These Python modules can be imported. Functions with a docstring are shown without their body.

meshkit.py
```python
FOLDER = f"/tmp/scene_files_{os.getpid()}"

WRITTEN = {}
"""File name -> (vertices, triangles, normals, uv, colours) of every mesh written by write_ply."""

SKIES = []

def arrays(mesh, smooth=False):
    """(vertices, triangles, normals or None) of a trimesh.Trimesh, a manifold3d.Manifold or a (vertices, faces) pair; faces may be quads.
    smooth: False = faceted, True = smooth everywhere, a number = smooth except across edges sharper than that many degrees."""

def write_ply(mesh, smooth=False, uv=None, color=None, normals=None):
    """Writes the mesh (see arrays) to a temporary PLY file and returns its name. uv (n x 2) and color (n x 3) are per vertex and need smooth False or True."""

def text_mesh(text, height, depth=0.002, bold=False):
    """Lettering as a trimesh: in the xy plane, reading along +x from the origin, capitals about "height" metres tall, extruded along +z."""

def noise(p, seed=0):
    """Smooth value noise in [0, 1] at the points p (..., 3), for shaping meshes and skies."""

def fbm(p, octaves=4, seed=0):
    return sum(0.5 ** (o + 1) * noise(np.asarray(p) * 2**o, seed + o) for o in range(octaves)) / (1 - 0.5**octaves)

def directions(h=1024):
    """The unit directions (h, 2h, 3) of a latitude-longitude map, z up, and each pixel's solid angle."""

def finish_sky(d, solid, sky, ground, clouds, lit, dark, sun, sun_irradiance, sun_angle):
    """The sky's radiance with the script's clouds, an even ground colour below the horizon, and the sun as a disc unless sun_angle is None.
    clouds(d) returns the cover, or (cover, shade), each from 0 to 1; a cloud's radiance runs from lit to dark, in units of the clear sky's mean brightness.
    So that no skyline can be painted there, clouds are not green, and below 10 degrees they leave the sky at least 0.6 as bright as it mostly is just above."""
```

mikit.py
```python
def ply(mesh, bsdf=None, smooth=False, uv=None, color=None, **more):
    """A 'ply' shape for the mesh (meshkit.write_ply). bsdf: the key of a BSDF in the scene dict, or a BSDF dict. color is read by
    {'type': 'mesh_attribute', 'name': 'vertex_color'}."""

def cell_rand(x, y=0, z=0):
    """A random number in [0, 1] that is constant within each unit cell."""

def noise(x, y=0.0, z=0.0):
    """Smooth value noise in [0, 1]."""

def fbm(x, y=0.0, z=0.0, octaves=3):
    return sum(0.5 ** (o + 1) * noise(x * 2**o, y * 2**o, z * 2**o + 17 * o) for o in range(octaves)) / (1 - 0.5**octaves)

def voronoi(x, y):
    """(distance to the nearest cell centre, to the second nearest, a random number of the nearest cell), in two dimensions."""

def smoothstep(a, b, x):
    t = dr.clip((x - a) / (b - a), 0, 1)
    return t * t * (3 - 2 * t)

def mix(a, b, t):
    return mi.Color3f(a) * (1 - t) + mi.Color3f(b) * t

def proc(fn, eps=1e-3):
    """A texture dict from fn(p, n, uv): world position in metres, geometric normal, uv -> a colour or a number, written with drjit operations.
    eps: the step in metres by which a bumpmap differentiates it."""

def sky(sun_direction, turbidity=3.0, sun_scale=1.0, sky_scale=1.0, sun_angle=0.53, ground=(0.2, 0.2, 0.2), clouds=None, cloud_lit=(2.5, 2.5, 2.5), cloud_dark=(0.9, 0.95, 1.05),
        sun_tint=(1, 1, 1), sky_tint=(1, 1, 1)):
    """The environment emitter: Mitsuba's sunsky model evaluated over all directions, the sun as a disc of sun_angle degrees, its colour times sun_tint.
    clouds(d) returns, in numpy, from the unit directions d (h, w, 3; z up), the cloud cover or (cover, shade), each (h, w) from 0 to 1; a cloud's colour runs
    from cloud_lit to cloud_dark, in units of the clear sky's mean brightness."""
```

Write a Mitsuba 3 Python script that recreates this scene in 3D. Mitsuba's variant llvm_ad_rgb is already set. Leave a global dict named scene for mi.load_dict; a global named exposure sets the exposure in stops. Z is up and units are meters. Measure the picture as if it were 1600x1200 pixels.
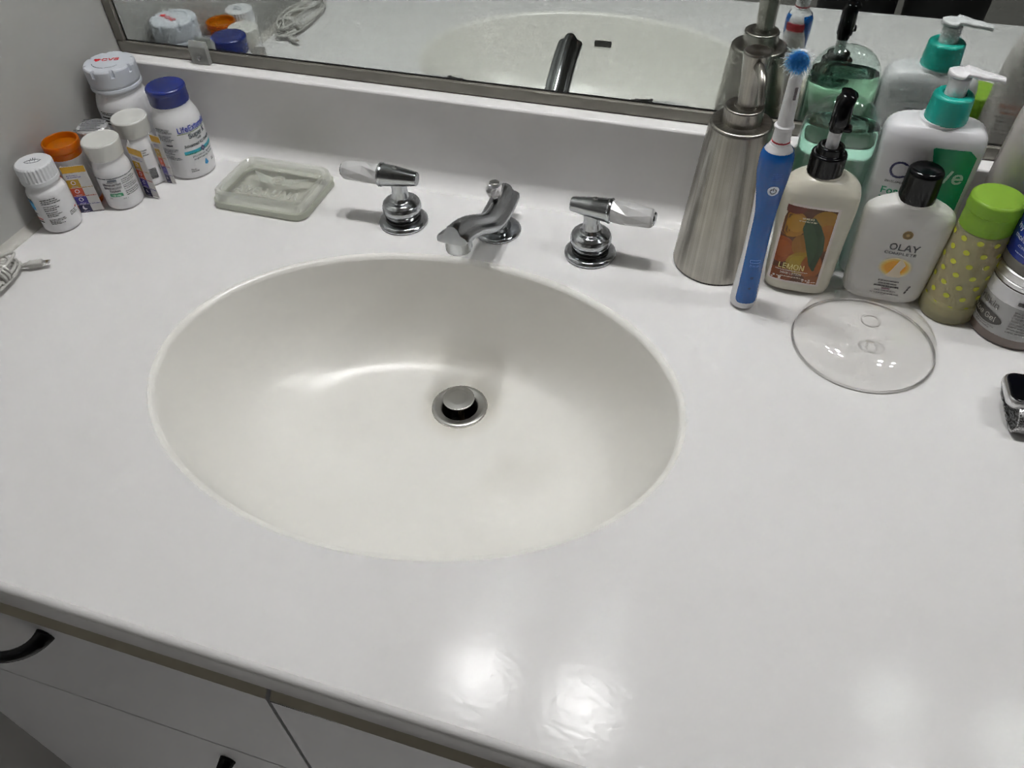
import math, numpy as np, trimesh, mitsuba as mi, drjit as dr, mikit, meshkit
from mikit import proc, noise, fbm, smoothstep, mix
from shapely.geometry import Polygon, Point, box as sbox
from shapely import affinity

T = mi.ScalarTransform4f
rng = np.random.default_rng(7)
PI = math.pi

# ------------------------------------------------------------------ camera, lights, exposure
EYE = np.array([0.2332, -0.6372, 0.4932])
FWD = np.array([-0.2253, 0.6501, -0.7257])
UP = np.array([-0.1998, 0.6982, 0.6875])
exposure = 3.0
BULB = (22.0, 9.6)                # radiance of the frosted globes of the two vanity lights above the mirror
DOWNLIGHT = 2.0                    # intensity of the recessed ceiling spot over the floor behind the person
BULBS = [[(-0.094, 0.010, 1.165), (0.135, 0.010, 1.165)], [(0.735, 0.010, 1.165), (0.964, 0.010, 1.165)]]
scene, labels = {}, {}
scene['camera'] = {'type': 'perspective', 'fov': 65.54676, 'fov_axis': 'x', 'near_clip': 0.01, 'far_clip': 50.0,
                   'to_world': T().look_at(origin=EYE.tolist(), target=(EYE + FWD).tolist(), up=UP.tolist())}


# ------------------------------------------------------------------ colour and materials
def lin(h):
    if not isinstance(h, str):
        return list(h)
    c = np.array([int(h[i:i + 2], 16) for i in (1, 3, 5)]) / 255.0
    return np.where(c < 0.04045, c / 12.92, ((c + 0.055) / 1.055) ** 2.4).tolist()


def rgb(h):
    return {'type': 'rgb', 'value': lin(h)}


def plastic(key, col, alpha=0.12, nonlinear=False):
    scene[key] = {'type': 'twosided', 'b': {'type': 'roughplastic', 'diffuse_reflectance': rgb(col) if not isinstance(col, dict) else col, 'alpha': alpha, 'distribution': 'ggx', 'nonlinear': nonlinear}}


def metal(key, col, alpha):
    scene[key] = {'type': 'twosided', 'b': {'type': 'roughconductor', 'material': 'none', 'specular_reflectance': rgb(col) if not isinstance(col, dict) else col, 'alpha': alpha, 'distribution': 'ggx'}}


def counter_col(p, n, uv):
    t = fbm(p.x * 9, p.y * 9, p.z * 9, 3)
    return mix((0.80, 0.79, 0.785), (0.835, 0.828, 0.826), t)


def counter_bump(p, n, uv):
    a = fbm(p.x * 130, p.y * 130, p.z * 130, 2) * 0.000012
    s = noise(p.x * 900 + noise(p.y * 60) * 9, p.y * 160, p.z * 300) * 0.000009
    s2 = noise(p.x * 200, p.y * 800 + noise(p.x * 50) * 9, p.z * 300) * 0.000009
    m = noise(p.x * 260 + 7 * noise(p.y * 90), p.y * 330, p.z * 300) * 0.00003
    return a + s + s2 + m


scene['m_counter'] = {'type': 'twosided', 'b': {'type': 'bumpmap', 't': proc(counter_bump, 5e-4), 'scale': 1.0,
                      'b': {'type': 'roughplastic', 'diffuse_reflectance': proc(counter_col), 'specular_reflectance': rgb([0.19] * 3), 'alpha': 0.027, 'nonlinear': False}}}


def basin_col(p, n, uv):
    d = dr.sqrt(dr.square(p.x + 0.002) + dr.square(p.y + 0.127))
    ring = smoothstep(0.05, 0.03, d) * (0.5 + 0.5 * fbm(p.x * 60, p.y * 60, p.z * 60, 2))
    swirl = smoothstep(0.5, 0.75, fbm(p.x * 14 + 3, p.y * 14, p.z * 9, 3)) * smoothstep(0.13, 0.04, dr.abs(d - 0.03)) * smoothstep(-0.085, -0.115, p.z)
    c = mix((0.85, 0.838, 0.80), (0.62, 0.59, 0.50), ring * 0.45)
    return mix(c, mi.Color3f(0.66, 0.63, 0.56), swirl * 0.35)


scene['m_basin'] = {'type': 'twosided', 'b': {'type': 'roughplastic', 'diffuse_reflectance': proc(basin_col), 'alpha': 0.09, 'nonlinear': False}}


def wall_col(p, n, uv):
    return mix((0.425, 0.422, 0.408), (0.465, 0.462, 0.446), fbm(p.x * 5, p.y * 5, p.z * 5, 3))


def wall_bump(p, n, uv):
    return fbm(p.x * 70, p.y * 70, p.z * 70, 2) * 0.00035


scene['m_wall'] = {'type': 'twosided', 'b': {'type': 'bumpmap', 't': proc(wall_bump, 2e-3), 'scale': 1.0,
                   'b': {'type': 'roughplastic', 'diffuse_reflectance': proc(wall_col), 'alpha': 0.32, 'nonlinear': False}}}
plastic('m_ceiling', '#86847f', 0.4)
plastic('m_room_wall', '#84827d', 0.4)


def floor_col(p, n, uv):
    return mix((0.60, 0.59, 0.57), (0.67, 0.66, 0.64), fbm(p.x * 7, p.y * 7, 0.0, 3))


scene['m_floor'] = {'type': 'twosided', 'b': {'type': 'roughplastic', 'diffuse_reflectance': proc(floor_col), 'alpha': 0.2, 'nonlinear': False}}


def grout_col(p, n, uv):
    return mix((0.30, 0.29, 0.27), (0.25, 0.24, 0.22), fbm(p.x * 30, p.y * 30, 0.0, 2))


scene['m_grout'] = {'type': 'twosided', 'b': {'type': 'diffuse', 'reflectance': proc(grout_col)}}


def caulk_col(p, n, uv):
    return mix((0.52, 0.505, 0.47), (0.36, 0.345, 0.30), smoothstep(0.5, 0.72, fbm(p.x * 40, p.y * 40, p.z * 40, 3)))


scene['m_caulk'] = {'type': 'twosided', 'b': {'type': 'roughplastic', 'diffuse_reflectance': proc(caulk_col), 'alpha': 0.3}}
scene['m_mirror'] = {'type': 'twosided', 'b': {'type': 'conductor', 'material': 'none', 'specular_reflectance': rgb([0.80, 0.845, 0.82])}}


def frame_col(p, n, uv):
    return mix((0.12, 0.113, 0.10), (0.20, 0.19, 0.165), fbm(p.x * 25, p.y * 90, p.z * 25, 3))


scene['m_frame'] = {'type': 'twosided', 'b': {'type': 'principled', 'base_color': proc(frame_col), 'metallic': 0.55, 'roughness': 0.45}}
scene['m_black'] = {'type': 'twosided', 'b': {'type': 'roughplastic', 'diffuse_reflectance': rgb('#08080a'), 'specular_reflectance': rgb([0.5] * 3), 'alpha': 0.035}}
plastic('m_black_matte', '#151515', 0.22)
plastic('m_dark_gap', '#15120d', 0.4)
metal('m_chrome', [0.41, 0.425, 0.435], 0.012)
metal('m_drain', [0.46, 0.455, 0.44], 0.09)
metal('m_silver', [0.80, 0.80, 0.80], 0.12)
metal('m_bronze', [0.32, 0.24, 0.13], 0.22)


def steel_col(p, n, uv):
    a = dr.atan2(p.y - 0.0215, p.x - 0.2225)
    s = noise(a * 14, p.z * 3) * 0.5 + noise(a * 90, p.z * 9) * 0.3 + noise(a * 5 + 9, p.z * 70) * 0.2
    return mix((0.21, 0.20, 0.178), (0.42, 0.40, 0.36), s)


scene['m_steel'] = {'type': 'twosided', 'b': {'type': 'principled', 'base_color': proc(steel_col), 'metallic': 1.0, 'roughness': 0.33, 'anisotropic': 0.5}}
scene['m_glass'] = {'type': 'dielectric', 'int_ior': 1.5}
scene['m_acrylic'] = {'type': 'principled', 'base_color': rgb([0.88, 0.88, 0.88]), 'roughness': 0.06, 'spec_trans': 0.55, 'eta': 1.49}
scene['m_clip'] = {'type': 'principledthin', 'base_color': rgb([0.80, 0.81, 0.79]), 'roughness': 0.05, 'spec_trans': 0.62, 'diff_trans': 0.8, 'eta': 1.6}
scene['m_dish'] = {'type': 'principledthin', 'base_color': rgb([0.86, 0.885, 0.80]), 'roughness': 0.05, 'spec_trans': 0.55, 'diff_trans': 0.9, 'eta': 1.6}
scene['m_dish_clear'] = {'type': 'principledthin', 'base_color': rgb([0.96, 0.97, 0.94]), 'roughness': 0.04, 'spec_trans': 0.80, 'diff_trans': 0.9, 'eta': 1.7}
scene['m_dish_floor'] = {'type': 'thindielectric', 'int_ior': 1.5, 'specular_transmittance': rgb([0.955, 0.96, 0.94])}
scene['m_dish_relief'] = {'type': 'principledthin', 'base_color': rgb([0.93, 0.945, 0.915]), 'roughness': 0.12, 'spec_trans': 0.68, 'diff_trans': 0.8, 'eta': 1.5}
scene['m_thin'] = {'type': 'thindielectric', 'int_ior': 1.5, 'specular_transmittance': rgb([0.965, 0.96, 0.95])}
scene['m_soap'] = {'type': 'dielectric', 'int_ior': 1.34, 'specular_transmittance': rgb([0.74, 0.94, 0.86])}
scene['m_soap_shell'] = {'type': 'thindielectric', 'int_ior': 1.5, 'specular_transmittance': rgb([0.90, 0.97, 0.94])}
plastic('m_white', '#eeeef0', 0.10)
plastic('m_white_cap', '#e8eaed', 0.16)
plastic('m_clear_cap', '#dfdfda', 0.14)
plastic('m_blue_cap', '#0c1b62', 0.10)
plastic('m_cool_cap', '#dde2ea', 0.18)
plastic('m_paper', '#e9e7e4', 0.25)
plastic('m_cream', '#dcd8c8', 0.07)
plastic('m_lotion', '#e9e8e4', 0.09)
plastic('m_cleanser', '#ebebee', 0.11)
plastic('m_teal', '#0fa091', 0.13)
plastic('m_blue', '#00509c', 0.09)
plastic('m_red', '#b02733', 0.2)
plastic('m_tube', '#d8d1cd', 0.16)
plastic('m_cabinet', '#e4e4e6', 0.22)
plastic('m_edge', '#d2cbb9', 0.25)
plastic('m_cable', '#cfcec9', 0.2)
plastic('m_jar_base', '#7a6d66', 0.10)
plastic('m_jar_label', '#b9b9b8', 0.14)
plastic('m_navy', '#1d2f86', 0.12)
plastic('m_cloth', '#0a0a0b', 0.5)
plastic('m_skin', '#b98a70', 0.35)
plastic('m_hair', '#20160f', 0.3)
plastic('m_phone', '#18191c', 0.1)
scene['m_bristle'] = {'type': 'principledthin', 'base_color': rgb('#7fd2f8'), 'roughness': 0.4, 'diff_trans': 1.0}
scene['m_bristle_white'] = {'type': 'principledthin', 'base_color': rgb('#f4f8f8'), 'roughness': 0.4, 'diff_trans': 1.0}
scene['m_amber'] = {'type': 'principledthin', 'base_color': rgb('#f29a16'), 'roughness': 0.15, 'spec_trans': 0.5, 'diff_trans': 0.9, 'eta': 1.5}
scene['m_lime'] = {'type': 'principledthin', 'base_color': rgb('#a6cf52'), 'roughness': 0.18, 'spec_trans': 0.25, 'diff_trans': 0.7, 'eta': 1.5}
scene['m_gelwall'] = {'type': 'principledthin', 'base_color': rgb('#e2dfbe'), 'roughness': 0.12, 'spec_trans': 0.45, 'diff_trans': 0.9, 'eta': 1.5}
scene['m_jar_clear'] = {'type': 'principledthin', 'base_color': rgb('#b9b6ac'), 'roughness': 0.1, 'spec_trans': 0.5, 'diff_trans': 0.8, 'eta': 1.5}


def gel_col(p, n, uv):
    t = fbm(p.x * 60, p.y * 60, p.z * 28, 3)
    c = mix((0.72, 0.66, 0.46), (0.80, 0.64, 0.52), smoothstep(0.4, 0.6, t))
    pinkish = smoothstep(0.058, 0.075, p.z) * smoothstep(0.436, 0.446, p.x)
    return mix(c, mi.Color3f(0.62, 0.30, 0.22), pinkish * 0.75)


plastic('m_gel', proc(gel_col), 0.15)


def mesh_col(p, n, uv):
    a = noise(p.x * 1400, p.y * 700 + dr.floor(p.x * 700) * 0.5, p.z * 1400)
    return mix((0.10, 0.10, 0.10), (0.62, 0.62, 0.62), smoothstep(0.3, 0.7, a))


scene['m_milanese'] = {'type': 'twosided', 'b': {'type': 'principled', 'base_color': proc(mesh_col), 'metallic': 0.9, 'roughness': 0.32}}
scene['m_print'] = {'type': 'twosided', 'b': {'type': 'principled', 'base_color': {'type': 'mesh_attribute', 'name': 'vertex_color'}, 'roughness': 0.4, 'specular': 0.4}}
scene['m_foil'] = {'type': 'twosided', 'b': {'type': 'principled', 'base_color': rgb([0.75, 0.76, 0.77]), 'metallic': 0.6, 'roughness': 0.3}}


# ------------------------------------------------------------------ mesh helpers
def mesh(v, f):
    return trimesh.Trimesh(np.asarray(v, float), np.asarray(f, int), process=False)


def cat(ms):
    return trimesh.util.concatenate(ms)


def fillet(pts, rad, seg=6):
    """Rounds the inner corners of a polyline."""
    pts = [np.array(p, float) for p in pts]
    rad = [rad] * len(pts) if np.isscalar(rad) else rad
    out = [pts[0]]
    for i in range(1, len(pts) - 1):
        a, b, c = pts[i - 1], pts[i], pts[i + 1]
        r = min(rad[i], 0.49 * np.linalg.norm(a - b), 0.49 * np.linalg.norm(c - b))
        if r < 1e-6:
            out.append(b)
            continue
        s, e = b + (a - b) / np.linalg.norm(a - b) * r, b + (c - b) / np.linalg.norm(c - b) * r
        for t in np.linspace(0, 1, seg + 1):
            out.append((1 - t) ** 2 * s + 2 * t * (1 - t) * b + t * t * e)
    out.append(pts[-1])
    return out


def lathe(prof, n=56, c=(0, 0, 0)):
    """Surface of revolution of (r, z) pairs about the upright axis through c."""
    t = np.arange(n) * 2 * PI / n
    rings, v, f = [], [], []
    for r, z in prof:
        if r < 1e-7:
            rings.append([len(v)])
            v.append((0, 0, z))
        else:
            rings.append(list(range(len(v), len(v) + n)))
            v += [(r * math.cos(a), r * math.sin(a), z) for a in t]
    for A, B in zip(rings[:-1], rings[1:]):
        for i in range(n):
            j = (i + 1) % n
            if len(A) == 1 and len(B) > 1:
                f.append((A[0], B[j], B[i]))
            elif len(B) == 1 and len(A) > 1:
                f.append((A[i], A[j], B[0]))
            elif len(A) > 1:
                f += [(A[i], A[j], B[j]), (A[i], B[j], B[i])]
    return mesh(np.array(v) + np.array(c), f)


def loft(rings, cap0=True, cap1=True, closed=True):
    n, v = len(rings[0]), [np.asarray(r, float) for r in rings]
    f = []
    for k in range(len(rings) - 1):
        for i in range(n if closed else n - 1):
            j = (i + 1) % n
            a, b = k * n, (k + 1) * n
            f += [(a + i, a + j, b + j), (a + i, b + j, b + i)]
    V = np.vstack(v)
    if cap0:
        V = np.vstack([V, v[0].mean(0)])
        f += [((i + 1) % n, i, len(V) - 1) for i in range(n)]
    if cap1:
        V = np.vstack([V, v[-1].mean(0)])
        o = (len(rings) - 1) * n
        f += [(o + i, o + (i + 1) % n, len(V) - 1) for i in range(n)]
    return mesh(V, f)


def sring(a, b, n, z, cx=0, cy=0, N=72):
    t = np.arange(N) * 2 * PI / N
    c, s = np.cos(t), np.sin(t)
    return np.stack([cx + a * np.sign(c) * np.abs(c) ** (2 / n), cy + b * np.sign(s) * np.abs(s) ** (2 / n), np.full(N, z)], 1)


def body(secs, cx, cy, N=72, sub=6):
    """Loft of superellipse sections (z, a, b, n[, dx, dy]), interpolated along a monotone spline."""
    from scipy.interpolate import PchipInterpolator
    S = np.array([list(s) + [0, 0][: 6 - len(s)] for s in secs], float)
    d = np.r_[0, np.cumsum(np.hypot(np.diff(S[:, 0]), np.diff(S[:, 1])) + 1e-9)]
    q = np.unique(np.concatenate([np.linspace(d[i], d[i + 1], sub + 1) for i in range(len(d) - 1)]))
    V = PchipInterpolator(d, S)(q)
    return loft([sring(v[1], v[2], v[3], v[0], cx + v[4], cy + v[5], N) for v in V])


def tube(pts, r, n=12, cap=True):
    p = np.asarray(pts, float)
    r = np.broadcast_to(r, (len(p),)).astype(float)
    t = np.gradient(p, axis=0)
    t /= np.linalg.norm(t, axis=1, keepdims=True) + 1e-12
    a = np.cross(t[0], [0, 0, 1.0])
    if np.linalg.norm(a) < 1e-3:
        a = np.cross(t[0], [1.0, 0, 0])
    rings = []
    for k in range(len(p)):
        a = a - t[k] * (a @ t[k])
        a /= np.linalg.norm(a)
        b = np.cross(t[k], a)
        g = np.arange(n) * 2 * PI / n
        rings.append(p[k] + r[k] * (np.cos(g)[:, None] * a + np.sin(g)[:, None] * b))
    return loft(rings, cap, cap)


def spline(pts, n):
    from scipy.interpolate import CubicSpline
    p = np.asarray(pts, float)
    d = np.r_[0, np.cumsum(np.linalg.norm(np.diff(p, axis=0), axis=1))]
    return CubicSpline(d, p)(np.linspace(0, d[-1], n))


def rbox(x0, x1, y0, y1, z0, z1, r=0.002):
    """Box with chamfered edges."""
    X, Y, Z = (x0, x1), (y0, y1), (z0, z1)
    pts = []
    for i in (0, 1):
        for j in (0, 1):
            for k in (0, 1):
                p = np.array([X[i], Y[j], Z[k]])
                s = np.array([1 - 2 * i, 1 - 2 * j, 1 - 2 * k]) * r
                for m in range(3):
                    q = p + s
                    q[m] = p[m]
                    pts.append(q)
    return trimesh.convex.convex_hull(np.array(pts))


def plane_tris(poly):
    v, f = trimesh.creation.triangulate_polygon(poly, engine='earcut')
    return np.c_[v, np.zeros(len(v))], f


def extr(poly, h):
    gs = getattr(poly, 'geoms', [poly])
    return cat([trimesh.creation.extrude_polygon(g, h, engine='earcut') for g in gs])


def sub_to(m, e):
    v, f = trimesh.remesh.subdivide_to_size(m.vertices, m.faces, e)
    return mesh(v, f)


def warp(m, fn, e=0.0022):
    m = sub_to(m, e) if e else m
    return mesh(fn(np.asarray(m.vertices)), m.faces)


# ------------------------------------------------------------------ scene helpers
def numbered(key):
    if key not in USED:
        USED.add(key)
        return key
    k = 1
    while f'{key}_{k:03d}' in USED:
        k += 1
    USED.add(f'{key}_{k:03d}')
    return f'{key}_{k:03d}'


USED = set()


def thing(name, label, category, group=None, kind=None):
    k = numbered(name)
    labels[k] = {'label': label, 'category': category}
    if group:
        labels[k]['group'] = group
    if kind:
        labels[k]['kind'] = kind
    return k


def part(parent, name, m, bsdf, smooth=35, label=None, **more):
    k = numbered(f'{parent}__{name}')
    scene[k] = mikit.ply(m, bsdf, smooth=smooth, **more)
    if label:
        labels[k] = {'label': label}
    return k


def struct(name, m, bsdf, label, category, smooth=False):
    k = numbered(name)
    scene[k] = mikit.ply(m, bsdf, smooth=smooth)
    labels[k] = {'label': label, 'category': category, 'kind': 'structure'}
    return k


# ------------------------------------------------------------------ print on surfaces: everything flat is cut from thin sheets that follow the surface
def txt(s, h, bold=False, align='c', depth=0.00012):
    m = meshkit.text_mesh(s, h, depth, bold).copy()
    w = m.bounds[1][0] - m.bounds[0][0]
    m.apply_translation([-m.bounds[0][0] - {'c': w / 2, 'l': 0, 'r': w}[align], 0, 0])
    return m


def fit_txt(s, h, width, bold=False, align='c'):
    m = txt(s, h, bold, align)
    w = m.bounds[1][0] - m.bounds[0][0]
    m.apply_scale([width / w, 1, 1])
    return m


def rect(w, h, depth=0.0001):
    m = trimesh.creation.box((w, h, depth))
    m.apply_translation([0, 0, depth / 2])
    return m


def lines(w, rows, pitch, h, seed, align='l', depth=0.0001):
    """Print too small to read: rows of short dashes."""
    g, out = np.random.default_rng(seed), []
    for r in range(rows):
        end, x = w * g.uniform(0.6, 1.0), 0.0
        while x < end:
            l = min(g.uniform(0.0009, 0.0030), end - x)
            if l > 0.0003:
                b = rect(l, h * g.uniform(0.75, 1.0), depth)
                b.apply_translation([x + l / 2 - (end / 2 if align == 'c' else 0), -r * pitch, 0])
                out.append(b)
            x += l + 0.0005
    return cat(out)


def at(m, u, v, w=0.0, rot=0.0):
    m = m.copy()
    if rot:
        m.apply_transform(trimesh.transformations.rotation_matrix(math.radians(rot), [0, 0, 1]))
    m.apply_translation([u, v, w])
    return m


def prints(parent, items, fn, name='print', label=None, e=0.002):
    """items: (flat mesh in u, v, w; colour). One part with a colour per vertex, laid on the surface by fn."""
    ms, cs = [], []
    for m, c in items:
        m = warp(m, fn, e)
        ms.append(m)
        cs.append(np.tile(lin(c), (len(m.vertices), 1)))
    return part(parent, name, cat(ms), 'm_print', smooth=False, color=np.vstack(cs), label=label)


def cyl(cx, cy, R, th0, off=0.00025):
    a0 = math.radians(th0)
    rf = R if callable(R) else (lambda z: R)

    def fn(p):
        r0 = np.vectorize(rf)(p[:, 1]) if callable(R) else np.full(len(p), R)
        a = a0 + p[:, 0] / r0.mean()
        r = r0 + p[:, 2] + off
        return np.stack([cx + r * np.cos(a), cy + r * np.sin(a), p[:, 1]], 1)
    return fn


def front(cx, cy, a, b, n, off=0.0003, back=False):
    """Lays print on the front of a superellipse body; u is the real x from cx."""
    s = 1 if back else -1

    def fn(p):
        k = np.clip(np.abs(p[:, 0] / a), 0, 0.985)
        y = cy + s * (b * (1 - k ** n) ** (1 / n) + p[:, 2] + off)
        return np.stack([cx - s * p[:, 0], y, p[:, 1]], 1)
    return fn


def patch(cx, cy, R, th0, th1, z0, z1, t=0.0002, n=40):
    """Curved label sheet on a round bottle."""
    a = np.radians(np.linspace(th0, th1, n))
    rows = []
    for r, z in ((R, z0), (R + t, z0), (R + t, z1), (R, z1)):
        rows.append(np.stack([cx + r * np.cos(a), cy + r * np.sin(a), np.full(n, z)], 1))
    return loft(rows, False, False, closed=False)


# ================================================================== THE ROOM
XL, XR, YB, YF, ZF, ZC = -0.486, 2.15, 0.1065, -2.30, -0.82, 1.62


def slab_box(x0, x1, y0, y1, z0, z1):
    m = trimesh.creation.box((x1 - x0, y1 - y0, z1 - z0))
    m.apply_translation([(x0 + x1) / 2, (y0 + y1) / 2, (z0 + z1) / 2])
    return m


struct('wall_back', slab_box(XL - 0.1, XR + 0.1, YB, YB + 0.1, ZF, ZC), 'm_wall', 'painted wall behind the mirror and the backsplash', 'wall')
struct('wall_left', slab_box(XL - 0.1, XL, YF, YB, ZF, ZC), 'm_wall', 'grey painted wall at the left end of the vanity', 'wall')
struct('wall_right', slab_box(XR, XR + 0.1, YF, YB, ZF, ZC), 'm_room_wall', 'grey painted wall at the right end of the vanity', 'wall')
struct('wall_front', slab_box(XL - 0.1, XR + 0.1, YF - 0.1, YF, ZF, ZC), 'm_room_wall', 'grey painted wall across the room from the mirror', 'wall')
struct('ceiling', slab_box(XL - 0.1, XR + 0.1, YF - 0.1, YB + 0.1, ZC, ZC + 0.1), 'm_ceiling', 'pale flat ceiling of the bathroom', 'ceiling')
fl = struct('floor', slab_box(XL - 0.1, XR + 0.1, YF - 0.1, YB + 0.1, ZF - 0.1, ZF - 0.004), 'm_grout', 'light grey tiled bathroom floor', 'floor')
for i, x in enumerate(np.arange(XL, XR, 0.33)):
    for y in np.arange(YF, -0.42, 0.33):
        part(fl, 'tile', rbox(x + 0.002, min(x + 0.328, XR), y + 0.002, y + 0.328, ZF - 0.006, ZF, 0.0015), 'm_floor', False)
# caulk along the left wall and backsplash end
pr = [(XL, 0.009), (XL + 0.0012, 0.006), (XL + 0.003, 0.0030), (XL + 0.006, 0.0010), (XL + 0.008, 0.0002), (XL, 0.0002)]
ys = np.linspace(-0.478, 0.062, 90)
wob = 1 + 0.25 * (meshkit.fbm(np.stack([ys * 30, ys * 0, ys * 0], 1), 3) - 0.5)
struct('trim_1', loft([np.array([[XL + (x - XL) * w, y, z * w] for x, z in pr]) for y, w in zip(ys, wob)]), 'm_caulk', 'stained bead of caulk where the white vanity top meets the left wall', 'caulk bead', 40)

# ================================================================== VANITY TOP with its integral basin
EC, EA, EB = (-0.0069, -0.2145), 0.2305, 0.1665
DC, DR_, DZ = (-0.0025, -0.1275), 0.0290, -0.128
NE = 192
te = np.arange(NE) * 2 * PI / NE


def ell(a, b, c, z):
    return np.stack([c[0] + a * np.cos(te), c[1] + b * np.sin(te), np.full(NE, z)], 1)


top = thing('countertop', 'glossy white vanity top with an integral oval basin and a low backsplash', 'countertop')
LIP = 0.0065
outer = ell(EA + LIP, EB + LIP, EC, 0.0)
Y0, YC = -0.4780, 0.061
XM = 1.05
box_ = []
for i in range(NE):
    d = np.array([math.cos(te[i]) * (EA + LIP), math.sin(te[i]) * (EB + LIP)])
    k = min((XM - EC[0]) / d[0] if d[0] > 1e-9 else 9e9, (XL - EC[0]) / d[0] if d[0] < -1e-9 else 9e9, (YC - EC[1]) / d[1] if d[1] > 1e-9 else 9e9, (Y0 - EC[1]) / d[1] if d[1] < -1e-9 else 9e9)
    box_.append(np.array(EC) + d * k)
box_ = np.array(box_)
for c in ((XM, YC), (XM, Y0), (XL, YC), (XL, Y0)):
    box_[np.argmin(np.hypot(*(box_ - c).T))] = c
lv = [outer[:, :2] * (1 - t) + box_ * t for t in np.linspace(0, 1, 7)]
ringed = [np.c_[q, np.zeros(NE)] for q in lv] + [np.c_[q, np.full(NE, -0.0235)] for q in lv[::-1]]
slab = cat([loft(ringed + [ringed[0]], False, False), slab_box(XM, XR, Y0, YC, -0.0235, 0.0)])
slab.fix_normals()
prof = [(Y0, 0.0)] + [(Y0 - 0.006 * math.sin(t), -0.006 + 0.006 * math.cos(t)) for t in np.linspace(0, PI / 2, 9)[1:]] + [(-0.4842, -0.0235), (Y0, -0.0235)]
xs = np.linspace(XL, XR, 40)
edge = loft([np.array([[x, y, z] for y, z in prof]) for x in xs])
edge.fix_normals()
part(top, 'slab', slab, 'm_counter', False)
part(top, 'front_edge', edge, 'm_counter', 50, 'rounded front edge')


def bowl_surface(rho):
    """centre, radii and depth of the basin's level rho (1 at the lip, 0 at the drain)"""
    k = rho
    c = (DC[0] + (EC[0] - DC[0]) * k ** 0.9, DC[1] + (EC[1] - DC[1]) * k ** 0.9)
    z = DZ - (DZ + 0.0045) * (0.10 * k ** 1.1 + 0.90 * k ** 6.6)
    return DR_ + (EA - DR_) * k, DR_ + (EB - DR_) * k, c, z


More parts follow.
